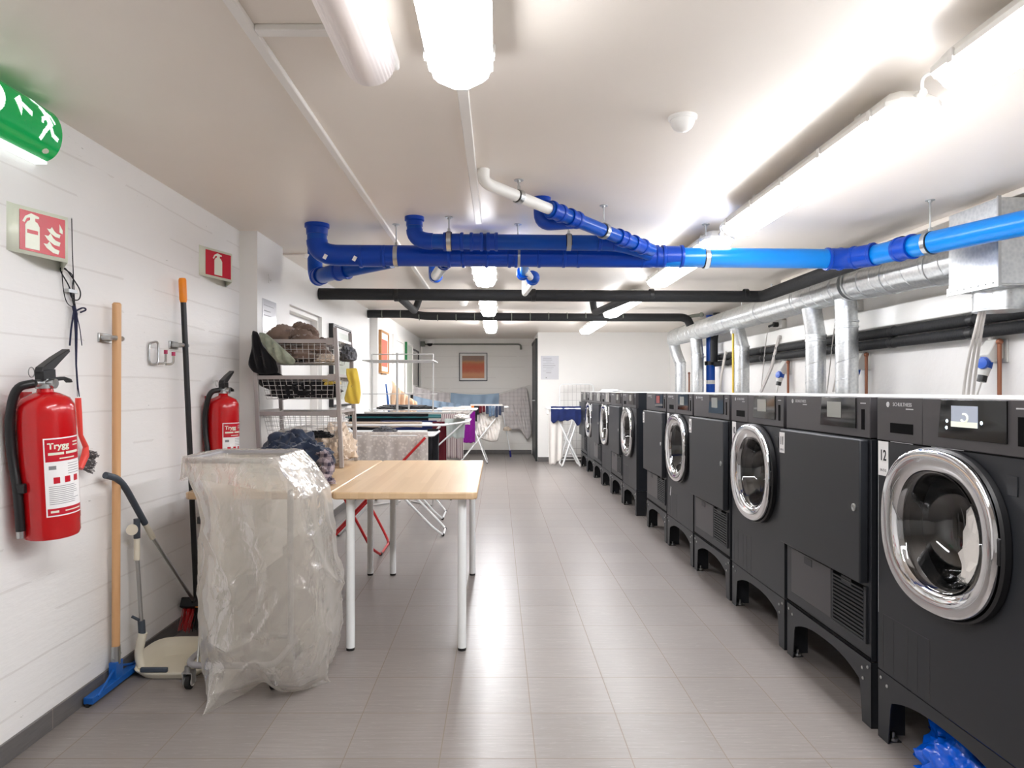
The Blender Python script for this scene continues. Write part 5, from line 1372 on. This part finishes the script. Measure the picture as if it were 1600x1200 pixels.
def pillow(px, Y, th, seed, c=None, amp=.25, rings=14, sub_=6):
    """soft cloth shape whose outline is given in the plane at depth Y"""
    P = [at(x, y, Y) for x, y in px]; Q = []
    for i in range(len(P)):
        for k in range(sub_): Q.append(P[i].lerp(P[(i+1) % len(P)], k/sub_))
    for _ in range(2): Q = [(Q[i-1]+Q[i]*2+Q[(i+1) % len(Q)])/4 for i in range(len(Q))]
    cen = sum(Q, Vector())/len(Q) if c is None else at(c[0], c[1], Y)
    mb = MB(); n = len(Q)
    def fn(u, v):
        i = int(round(u*n)) % n; s = 2*v-1; sg = -1 if s < 0 else 1; k = 1-abs(s)
        p = cen.lerp(Q[i], 1-k); r = math.sqrt(max(0, 1-(1-k)**2))
        w = 1+amp*2*noise.noise(p*14+Vector((seed, 0, 0)))+amp*(1-abs(noise.noise(p*9+Vector((0, seed, 0))))*2)
        fo = th*.45*math.sin(p.x*130+p.z*25+seed)*min(1, (1-k)**.0*k*2+.2)
        return p+Vector((0, sg*th*r*w+fo, 0))
    mb.grid(fn, n, rings*2, True); return mb
pillow([(404, 519), (416, 521), (436, 538), (463, 563), (458, 570), (434, 568), (420, 552), (408, 535)], 3.90, .018, 3).build('floral_cloth', M['c_floral'], label='pale green floral cloth slipping diagonally out of the top basket', cat='clothes')
pillow([(394, 516), (403, 519), (410, 540), (430, 560), (436, 582), (414, 586), (396, 582), (387, 570), (393, 545)], 3.905, .022, 6).build('black_trousers', M['c_black'], label='black garment hanging out of the left end of the top basket', cat='clothes')
pillow([(402, 582), (434, 580), (452, 600), (470, 597), (490, 592), (510, 598), (532, 600), (532, 621), (500, 622), (470, 620), (438, 626), (428, 612), (404, 602)], 3.965, .02, 9).build('black_jacket', M['c_black'], label='black fabric pressed against the front wires of the second basket', cat='clothes')
L_(heap((-1.24, 3.99, 1.332), (.26, .07, .05), 21)).build('dark_garment', M['c_black'], label='black fabric at the bottom of the top basket', cat='clothes')
L_(heap((-.99, 4.02, 1.335), (.14, .12, .045), 23)).build('beige_garment', M['c_cream'], label='beige cloth in the right corner of the top basket', cat='clothes')
L_(heap((-1.14, 4.10, 1.122), (.42, .33, .10), 5, .28)).build('black_clothes', M['c_black'], label='heap of black clothes filling the second basket', cat='clothes')
L_(heap((-.965, 4.02, 1.195), (.10, .16, .045), 29)).build('yellow_garment', M['c_yellow'], label='mustard yellow cloth tucked in the right of the second basket', cat='clothes')
pillow([(541, 577), (541, 576), (556, 575), (558, 577), (562, 596), (564, 615), (562, 629), (561, 631), (548, 631), (539, 628), (538, 622), (541, 610), (545, 596), (541, 585)], 3.893, .014, 5).build('yellow_garment', M['c_yellow'], label='bright yellow garment hanging over the right side of the rack', cat='clothes')
L_(heap((-.905, 4.22, 1.345), (.10, .16, .085), 31)).build('grey_hat', M['c_darkgrey'], label='charcoal knit bulging at the right end of the top basket', cat='hat')
L_(heap((-1.12, 4.10, .905), (.36, .3, .045), 14, .3)).build('white_linen', M['c_white'], label='sparse white linen at the bottom of the third basket', cat='linen')
L_(heap((-1.12, 4.14, .755), (.40, .34, .11), 33, .35)).build('grey_bedding', M['c_grey'], label='pale grey bedding in the bottom basket', cat='linen')
L_(heap((-.965, 4.06, .745), (.22, .28, .17), 37, .45, 72)).build('lace_bedding', M['c_cream'], label='cream lace bedding spilling out of the bottom basket at right', cat='linen')
# clothes on the table
heap((-1.09, 3.62, TZ), (.42, .42, .19), 41, .3, 90, 1.8).build('navy_clothes', M['c_navy'], label='big heap of dark navy clothes on the left table behind the bag', cat='clothes')
heap((-1.0, 3.82, .90), (.14, .05, .035), 42, .35).build('black_garment', M['c_black'], label='small black cloth peeking above the navy heap', cat='clothes')
roll([V(-.99, 3.62, .84), V(-.905, 3.52, .825), V(-.86, 3.42, .78), V(-.845, 3.34, .745)], .035, 12).build('plaid_scarf', M['c_plaid'], label='plaid scarf curling off the navy clothes onto the table', cat='scarf')
heap((-.86, 3.22, TZ), (.17, .12, .045), 44, .4).build('plaid_scarf_end', M['c_plaid'], label='bunched plaid cloth lying on the table just past the bag', cat='clothes')

# ------------------------------------------------------------------ clothes airers
def airer(name_lb, x0, x1, y0, y1, z, tube, legs, leg_pts, wing=0, nw=9, cat='clothes airer', lo=.03):
    t = thing('clothes_airer', name_lb, cat, ((x0+x1)/2, (y0+y1)/2, 0), 'folding clothes airers on the left')
    MB().tube(rounded([V(x0, y0, z), V(x1, y0, z), V(x1, y1, z), V(x0, y1, z)], .03, 3, True), .008, 8, closed=True).build('top_frame', tube, t)
    mb = MB()
    for k in range(1, nw): 
        y = lerp(y0, y1, k/nw); mb.tube([V(x0, y, z), V(x1, y, z)], .0022, 5)
    for s in (.33, .67): mb.tube([V(lerp(x0, x1, s), y0, z-.004), V(lerp(x0, x1, s), y1, z-.004)], .005, 6)
    mb.build('line_wires', tube, t)
    for (xt, xb, col) in leg_pts:
        MB().tube(rounded([V(xt, y0+lo, z-.01), V(lerp(xt, xb, .9), y0+lo, z*.1), V(xb, y0+.07, .01), V(xb, y1-.07, .01), V(lerp(xt, xb, .9), y1-.03, z*.1), V(xt, y1-.03, z-.01)], .05, 4), .0095, 10).build('leg_frame', col, t)
        mb = MB()
        for yy in (y0+.09, y1-.09): mb.cyl((xb-.001, yy-.012, .011), (xb-.001, yy+.012, .011), .0125, 10)
        mb.build('foot_cap', M['black_plastic'], t)
    if wing:
        d, up = wing
        xw = x1+d; zw = z+up
        MB().tube(rounded([V(x1, y0, z), V(xw, y0, zw), V(xw, y1, zw), V(x1, y1, z)], .03, 3), .007, 8).build('wing', tube, t)
        mb = MB()
        for k in range(1, nw): y = lerp(y0, y1, k/nw); mb.tube([V(x1, y, z), V(xw, y, zw)], .002, 5)
        mb.build('wing_wires', tube, t)
        mb = MB()
        for yy in (y0+.015, y1-.015): mb.tube([V(xw-.03, yy, zw), V(x1-.12, yy, z-.22)], .006, 8)
        mb.build('wing_strut', tube, t)
    return t
W_, R_ = M['white_enamel'], M['red_enamel']
airer('nearest clothes airer, white top with red crossed legs, behind the tables', -1.40, -.45, 4.72, 5.24, .855, W_, R_, [(-.50, -1.30, R_), (-1.28, -.83, R_)], lo=-.05)
airer('white folding clothes airer second from the tables, its leg loop on the open floor', -1.38, -.42, 5.36, 5.78, .895, W_, W_, [(-1.30, -.44, W_), (-.46, -1.28, W_)], (.19, .03))
airer('clothes airer with a teal edge, third from the tables', -1.36, -.36, 6.05, 6.6, .93, M['teal'], W_, [(-1.3, -.50, W_), (-.5, -1.3, W_)])
airer('clothes airer holding black laundry, fourth from the tables', -1.36, -.33, 7.15, 7.7, .965, W_, W_, [(-1.3, -.5, W_), (-.5, -1.3, W_)], (.10, .0))
airer('clothes airer near the back wall with socks and white sheets, its leg loop showing', -.62, .17, 10.75, 11.35, .905, W_, W_, [(-.5, -.17, W_), (.1, -.62, W_)])
# laundry on the airers
drape(-1.24, -.485, 4.72, .872, .33, .02, 1, .006, 6, .01).build('towel', M['c_towel'], solid=.006, label='beige patterned towel hanging over the front of the nearest airer', cat='towel')
heap((-.83, 4.98, .862), (.17, .10, .035), 51).build('dark_sock', M['c_darkgrey'], label='charcoal sock lying on the nearest airer', cat='sock')
drape(-.54, -.455, 5.20, .868, .33, .1, 8, .008, 2, .03, 24, 26).build('dark_garment', M['c_black'], solid=.006, label='black garment hanging on the right end of the nearest airer', cat='clothes')
drape(-.54, -.425, 5.60, .905, .36, .1, 9, .008, 2, .03, 24, 26).build('maroon_garment', M['c_maroon'], solid=.006, label='maroon garment hanging behind the white strut of the second airer', cat='clothes')
drape(-1.0, -.52, 5.78, .905, .10, .08, 13, .006, 4, .012, 40, 16).build('blue_garment', M['c_blue'], solid=.005, label='royal blue cloth on the back bar of the second airer', cat='clothes')
drape(-1.34, -.60, 5.36, .915, .018, .05, 15, .003, 4, .008, 40, 14).build('beige_cloth', M['c_cream'], solid=.004, label='beige cloth laid along the front bar of the second airer', cat='clothes')
heap((-.30, 5.55, .94), (.12, .24, .03), 57).build('white_laundry', M['c_white'], label='bunched white cloth on the wing tip of the second airer', cat='clothes')
drape(-.505, -.31, 6.03, .955, .40, .40, 17, .006, 4, .012, 40, 36).build('striped_towel', M['c_stripe'], solid=.005, label='finely striped towel hanging at the right end of the teal airer', cat='towel')
drape(-.44, -.27, 5.60, .93, .165, .1, 19, .008, 2, .012, 30, 20, taper=.1).build('mint_cloth', M['c_mint'], solid=.005, label='pale grey green cloth hanging from the second airer wing', cat='towel')
drape(-1.34, -.62, 6.05, .955, .03, .25, 20, .004, 5, .01).build('teal_cloth', M['c_black'], solid=.004, label='dark cloth folded over the teal airer front bar', cat='clothes')
drape(-1.30, -.42, 6.6, .955, .02, .20, 22, .004, 5, .01).build('pale_cloth', M['c_white'], solid=.004, label='pale cloth on the rear bar of the teal airer', cat='clothes')
heap((-.98, 7.32, .962), (.62, .34, .045), 24, .3).build('black_garment', M['c_black'], solid=.005, label='black garments lying across the wires of the fourth airer', cat='clothes')
drape(-.60, -.30, 7.3, .985, .07, .2, 26, .006, 3, .01, ragged=.03).build('white_shirt', M['c_white'], solid=.005, label='white cloth on the right of the fourth airer', cat='clothes')
drape(-.56, -.36, 10.72, .83, .50, .0, 28, .012, 2, .015, 30, 30).build('purple_garment', M['c_purple'], solid=.006, label='purple garment hanging at the left of the airer by the back wall', cat='clothes')
pillow([(745, 634), (781, 633), (784, 650), (782, 672), (778, 689), (768, 691), (752, 686), (743, 678), (744, 668), (750, 655)], 10.88, .05, 30).build('white_sheet', M['c_white'], solid=.006, label='big white sheet bulging down from the airer by the back wall', cat='sheet')
drape(-.45, .08, 11.1, .935, .06, .06, 32, .006, 3, .06, 40, 16).build('cream_cloth', M['c_white'], solid=.005, label='white cloth folded over the top wires by the light blue sheet', cat='clothes')
xs_ = [(-.40, 'c_orange', .09), (-.355, 'c_black', .25), (-.315, 'c_black', .14), (-.275, 'c_maroon', .12), (-.225, 'c_maroon', .10), (-.17, 'c_navy', .13), (-.12, 'c_steelblue', .17), (-.07, 'c_steelblue', .16), (-.02, 'c_navy', .18), (.03, 'c_navy', .15), (.075, 'c_darkgrey', .1)]
nm_ = ['orange sock, leftmost on the back airer', 'long black sock next to the orange one on the back airer', 'short black sock between the long black one and the maroon pair', 'maroon sock nearer the black socks', 'maroon sock nearer the navy socks', 'navy sock right of the maroon pair', 'blue grey sock, left of its pair', 'blue grey sock, right of its pair', 'longest navy sock near the right end of the back airer', 'second last sock, navy, on the back airer', 'charcoal sock at the right end of the back airer']
for (x, c, l), n_ in zip(xs_, nm_):
    drape(x-.024, x+.024, 10.75, .915, l, .08, x*31, .006, 1, .01, 10, 16, ragged=.01, taper=.15).build('sock', M[c], solid=.012, label=n_, cat='sock', group='socks on the airer by the back wall')
# clothes lines and sheets
lineP = [at(645, 603, 11.9), at(700, 614, 12.1), at(777, 615, 12.25), at(832, 602, 12.3)]
lineP[0].x = -1.42; lineP[-1].x = .62
MB().tube([V(-1.42, 11.0, 1.27), V(-.9, 12.0, 1.13), V(-.0, 12.25, 1.11), V(.6, 12.4, 1.27)], .003, 6).build('clothes_line', M['cable'], label='washing line strung across the far end of the room', cat='clothes line')
def sheet(P, Q, drop0, drop1, seed, m, lb, cat, folds=5, amp=.03, gather=0):
    P = Vector(P); Q = Vector(Q); mb = MB(); d = Q-P; nr = V(d.y, -d.x, 0).normalized()
    def fn(u, v):
        top = P+d*u-V(0, 0, .03*math.sin(PI*u)); dr = lerp(drop0, drop1, u)*(1+.08*noise.noise(V(u*4, seed, 0)))
        c = .5+(u-.5)*(1-gather*v)
        p = P+d*c; p.z = top.z-dr*v
        w = math.sin(u*2*PI*folds+seed+v)*amp*(.3+v)+amp*noise.noise(V(u*3, v*2, seed))
        return p+nr*w
    mb.grid(fn, 60, 30); return mb.build('hanging_'+cat.replace(' ', '_'), m, solid=.006, label=lb, cat=cat)
pillow([(777, 617), (800, 611), (823, 603), (827, 630), (829, 662), (830, 678), (824, 687), (818, 678), (813, 670), (797, 671), (787, 658), (780, 638)], 12.33, .02, 3, amp=.4).build('hanging_sheet', M['c_sheet'], label='grey checked sheet hanging at the right end of the washing line', cat='sheet')
sheet((-.84, 12.04, 1.13), (.02, 12.24, 1.12), .24, .24, 5, M['c_sky'], 'light blue sheet folded over the middle of the washing line', 'sheet', 4, .02)
sheet((-1.40, 11.1, 1.26), (-.86, 12.02, 1.12), .30, .28, 7, M['c_sheet'], 'grey sheet hanging along the left stretch of the washing line', 'sheet', 5, .03)
sheet((-1.36, 10.9, 1.09), (-.62, 11.7, .95), .28, .14, 9, M['c_sky'], 'pale blue sheet trailing low below the left stretch of the washing line', 'sheet', 6, .03)
sheet((-1.40, 9.0, 1.30), (-1.10, 9.3, 1.0), .40, .12, 11, M['c_peach'], 'peach curtain draped in the left corner beyond the wire tower', 'curtain', 6, .035)
heap((.16, 11.9, .46), (.14, .12, .06), 61).build('beige_cloth_end', M['c_cream'], label='beige cloth end peeping below the checked sheet', cat='clothes').location.z += 0
MB().tube([V(.07, 11.95, .86), V(.21, 11.9, .12)], .009, 10).build('airer_pole', M['white_enamel'], label='white pole with a blue foot under the checked sheet', cat='pole')
o = bpy.data.objects['airer_pole']; o['_o'] = tuple(o.location)
MB().tube([V(.21, 11.9, .12), V(.223, 11.895, .0)], .016, 10).build('foot', M['navy_plastic'], o)
# wire tower behind the teal airer
t = thing('drying_tower', 'tall pale wire drying tower with two shelves behind the airers', 'drying rack', (-.96, 6.95, 0))
Xa, Xb, Yt = -1.27, -.655, 6.85
mb = MB()
for x in (Xa, Xb): mb.tube([V(x, Yt, .01), V(x, Yt, 1.535)], .008, 8)
mb.tube([V(Xa, Yt, 1.535), V(Xb, Yt, 1.535)], .006, 8)
mb.build('front_frame', M['wire_grey'], t)
MB().tube([V(-1.02, Yt+.02, .01), V(-1.02, Yt+.02, 1.55)], .012, 10).build('centre_post', M['wire_grey'], t)
MB().tube([V(-.90, Yt+.0, .01), V(-.90, Yt+.0, 1.14)], .008, 8).build('short_post', M['wire_grey'], t)
for z, th in ((1.462, .006), (1.135, .004)):
    mb = MB(); mb.tube(rounded([V(Xa-.05, Yt-.25, z), V(Xb+.02, Yt-.25, z), V(Xb+.02, Yt+.28, z), V(Xa-.05, Yt+.28, z)], .02, 3, True), th, 6, closed=True)
    for k in range(1, 8): y = Yt-.25+k*.066; mb.tube([V(Xa-.05, y, z), V(Xb+.02, y, z)], .0025, 5)
    mb.build('shelf', M['wire_grey'], t)
MB().tube([V(Xa, Yt, .01), V(Xa+.25, Yt+.25, .01)], .008, 8).tube([V(Xb, Yt, .01), V(Xb-.25, Yt+.25, .01)], .008, 8).build('foot_bar', M['wire_grey'], t)
MB().tube([at(603, 600, 7.4), at(606, 625, 7.4), at(609, 655, 7.4), V(-1.17, 7.42, .02)], .014, 10, radii=[.008, .012, .016, .016]).build('blue_pole', M['blue_plastic'], label='blue plastic pole standing upright behind the teal airer', cat='pole')

# pictures on the walls (x out from left wall)
def wall_pic(xw, y0, y1, z0, z1, frame, inner, lb, dep=.03, fw=.018, mount=None):
    t = thing('framed_picture', lb, 'picture', (xw, (y0+y1)/2, z0))
    mb = MB()
    for (a, b, c, d) in ((y0, y0+fw, z0, z1), (y1-fw, y1, z0, z1), (y0+fw, y1-fw, z0, z0+fw), (y0+fw, y1-fw, z1-fw, z1)): mb.box(xw, xw+dep, a, b, c, d)
    mb.build('frame', frame, t, bevel=.002)
    MB().box(xw, xw+dep*.6, y0+fw, y1-fw, z0+fw, z1-fw).build('mount', mount or M['mount'], t)
    if inner:
        m, (a, b, c, d) = inner
        MB().box(xw+dep*.6, xw+dep*.6+.002, lerp(y0, y1, a), lerp(y0, y1, b), lerp(z0, z1, c), lerp(z0, z1, d)).build('print', m, t)
    return t
wall_pic(-1.52, 6.10, 6.86, 1.02, 1.775, M['frame_black'], (M['pic_pale'], (.08, .92, .08, .92)), 'black framed pale picture on the left wall behind the basket rack', .04, .02)
wall_pic(-1.43, 8.13, 8.72, 1.38, 1.90, M['oak'], (M['print_red'], (.12, .88, .16, .80)), 'oak framed print with a red block on the left wall', .035, .025)
MB().box(-1.43, -1.415, 8.3, 8.38, 1.365, 1.379).build('picture_clip', M['oak'], label='small bracket just under the oak framed print', cat='bracket')
t = wall_pic(-1.428+.03, 10.2, 10.95, 1.10, 1.90, M['white_paint'], (M['pic_pale'], (.06, .94, .05, .95)), 'green edged pale picture on the left wall past the oak framed one', .03, .02)
MB().box(-1.398, -1.362, 10.19, 10.2, 1.62, 1.90).build('green_edge', M['frame_green'], t, label='green near edge')
wall_pic(-1.43, 11.1, 11.95, 1.02, 1.86, M['frame_black'], (M['pic_grey'], (.07, .93, .07, .93)), 'black framed mirror-like picture on the left wall nearest the back corner', .04, .025)
t = thing('framed_painting', 'square abstract orange and red print in a dark thin frame on the back wall', 'picture', ((718+762)/2*0-.465, YB, 1.335))
xa, xb, za, zb = -.713, -.195, 1.345, 1.862
mb = MB(); fw = .014
for (a, b, c, d) in ((xa, xa+fw, za, zb), (xb-fw, xb, za, zb), (xa+fw, xb-fw, za, za+fw), (xa+fw, xb-fw, zb-fw, zb)): mb.box(a, b, YB-.028, YB, c, d)
mb.build('frame', M['frame_grey'], t, bevel=.002)
MB().box(xa+fw, xb-fw, YB-.018, YB, za+fw, zb-fw).build('mount', M['mount'], t)
o = MB().box(xa+.055, xb-.055, YB-.020, YB-.018, za+.05, zb-.055).build('print', M['print'], t)
# object coordinates of the print start at its own lower edge
off = Vector(((xa+xb)/2, YB, za+.05))-Vector(t.location)
for v in o.data.vertices: v.co -= off
o.location = off
# notices
def lines(mb, O, U, Vv, w, h, seed, n=8):
    r = random.Random(seed)
    for k in range(n):
        z = h*(.9-.7*k/n)+r.uniform(-.01, .01)*h; a = w*r.choice((.1, .12, .3)); b = w*r.uniform(.55, .9); hh = h*r.choice((.008, .010, .016))
        mb.prism([(a, z), (b, z), (b, z+hh), (a, z+hh)], O, U, Vv, .0006)
t = thing('notice', 'white laminated notice taped to the pillar left of the basket rack', 'notice', (-1.44, 4.25, 1.42))
ya, yb_ = 4.145, 4.40; za, zb = 1.35, 1.735
MB().box(-1.44, -1.4375, ya, yb_, za, zb).build('sheet', M['paper_grey'], t)
mb = MB(); lines(mb, (-1.4374, ya, za), V(0, 1, 0), V(0, 0, 1), yb_-ya, zb-za, 4); mb.build('print', M['ink_grey'], t, flat=True)
t = thing('notice', 'silver grey information sheet on the white back wall above the navy laundry', 'notice', (.82, YB2, 1.35))
xa, xb, za, zb = (845-CX)/F*YB2, (873-CX)/F*YB2, H-(593-CY)/F*YB2, H-(556-CY)/F*YB2
MB().box(xa, xb, YB2-.003, YB2, za, zb).build('sheet', M['paper_grey'], t)
mb = MB(); lines(mb, (xa, YB2-.0031, za), V(1, 0, 0), V(0, 0, 1), xb-xa, zb-za, 8, 9); mb.sphere((lerp(xa, xb, .3), YB2-.003, za+.03), .010, 8); mb.build('print', M['ink_grey'], t, flat=True)
MB().box(-1.44, -1.438, 4.255, 4.275, 1.845, 1.865).tube([V(-1.438, 4.25, 1.90), V(-1.43, 4.25, 1.86), V(-1.425, 4.26, 1.858), V(-1.43, 4.27, 1.866)], .002, 6).build('wall_hook', M['white_plastic'], label='small white hook on the pillar above the notice', cat='hook')
# security camera with conduit on the back wall
t = thing('security_camera', 'white dome camera with dark lens at the top of the back wall', 'camera', (-1.22, YB-.12, 1.97))
cx_, cy_ = -1.245, YB-.10
MB().lathe((cx_, cy_, 2.09), (0, 0, -1), [(.001, 0), (.085, 0), (.085, .055), (.078, .062), (.001, .062)], 32).build('housing', M['white_plastic'], t)
MB().lathe((cx_, cy_, 2.028), (0, 0, -1), [(.055, 0), (.05, .025), (.035, .045), (.001, .055)], 28).build('dome', M['black_gloss'], t, angle=80)
MB().box(-1.42, -1.34, YB-.06, YB, 1.975, 2.07).build('junction_box', M['conduit'], label='grey junction box beside the dome camera', cat='junction box', bevel=.004)
MB().tube(rounded([V(-1.34, YB-.03, 2.02), V(.42, YB-.03, 2.02), V(.42, YB-.03, 1.92)], .06, 6), .016, 10).build('conduit', M['conduit'], label='grey conduit running along the top of the back wall', cat='conduit')
mb = MB()
for y, x in ((YB-.05, -1.40), (YB-.12, -1.405)): mb.tube([V(x, y, 0.09), V(x, y, 1.97)], .012, 8)
mb.build('corner_pipe', M['white_paint'], label='pair of thin white pipes down the back left corner', cat='pipe')
# right back: airer with navy laundry
t = thing('clothes_airer', 'white clothes airer with crossed legs holding navy laundry against the right back wall', 'clothes airer', (1.15, 10.75, 0))
ax0, ax1, ay0, ay1, az = .76, 1.27, 10.25, 10.85, .895
MB().tube(rounded([V(ax0, ay0, az), V(ax1, ay0, az), V(ax1, ay1, az), V(ax0, ay1, az)], .03, 3, True), .012, 8, closed=True).build('top_frame', W_, t)
mb = MB()
for k in range(1, 8): y = lerp(ay0, ay1, k/8); mb.tube([V(ax0, y, az), V(ax1, y, az)], .003, 5)
mb.build('line_wires', W_, t)
for xt, xb in ((.84, 1.26), (1.25, .98)):
    MB().tube(rounded([V(xt, ay0+.03, az-.02), V(xb, ay0+.05, .015), V(xb, ay1-.05, .015), V(xt, ay1-.03, az-.02)], .03, 3), .014, 8).build('leg_frame', W_, t)
drape(.80, 1.265, 10.25, .92, .22, .15, 41, .008, 3, .012, 50, 26, ragged=.16).build('navy_laundry', M['c_blue'], solid=.008, label='navy blue laundry hanging on the airer at the far end of the machines', cat='clothes')
sheet((.76, 10.22, .86), (.99, 10.3, .86), .80, .72, 21, M['c_white'], 'white towel hanging to the floor left of the navy laundry', 'towel', 2, .008, .1)
heap((.77, 10.3, .80), (.06, .06, .07), 63).build('white_peg_bag', M['c_white'], label='small white peg bag hooked on the corner of the right back airer', cat='bag')
t = thing('wire_panel', 'tall rounded wire mesh airer leaning on the right back wall behind the navy laundry', 'drying rack', (1.3, 10.98, 0))
px0, px1, pz = 1.00, 1.545, 1.27
MB().tube(rounded([V(px0, 10.98, .01), V(px0, 10.98, pz), V(px1, 10.98, pz), V(px1, 10.98, .01)], .07, 6), .010, 8).build('outer_frame', M['white_enamel'], t)
mb = MB()
for k in range(1, 8): x = lerp(px0, px1, k/8); mb.tube([V(x, 10.98, .1), V(x, 10.98, pz)], .0028, 4)
for k in range(1, 9): z = lerp(.1, pz, k/9); mb.tube([V(px0, 10.98, z), V(px1, 10.98, z)], .0028, 4)
for z in (.05, .13): mb.tube([V(px0, 10.98, z), V(px1+.1, 10.98, z)], .012, 6)
mb.build('mesh', M['wire_grey'], t)
# brown stair-like paint mark / small outlets on the left stretch
t = thing('wall_bracket', 'small tan angle bracket on the far right corner of the white back wall', 'bracket', (.5, 12, 2))
bpy.data.objects.remove(t)

# ------------------------------------------------------------------ camera, world, colour
for o in bpy.data.objects:
    if '_o' in o: del o['_o']
cam = bpy.data.cameras.new('camera'); co = bpy.data.objects.new('camera', cam); C.objects.link(co)
co.location = (0, 0, H); co.rotation_euler = (PI/2, 0, 0)
cam.sensor_width = 36; cam.lens = 36*F/1600; cam.shift_x = (800-CX)/1600; cam.shift_y = (CY-600)/1600
cam.clip_start = .05
bpy.context.scene.camera = co
w = bpy.data.worlds.new('world'); bpy.context.scene.world = w; w.use_nodes = True
w.node_tree.nodes['Background'].inputs[0].default_value = (1, .98, .95, 1); w.node_tree.nodes['Background'].inputs[1].default_value = .0
sc = bpy.context.scene
try: sc.cycles.max_bounces = 10; sc.cycles.diffuse_bounces = 6; sc.cycles.transparent_max_bounces = 12
except Exception: pass
sc.view_settings.view_transform = 'Standard'; sc.view_settings.look = 'None'; sc.view_settings.gamma = 1; sc.view_settings.use_curve_mapping = False
sc.view_settings.exposure = EXPO
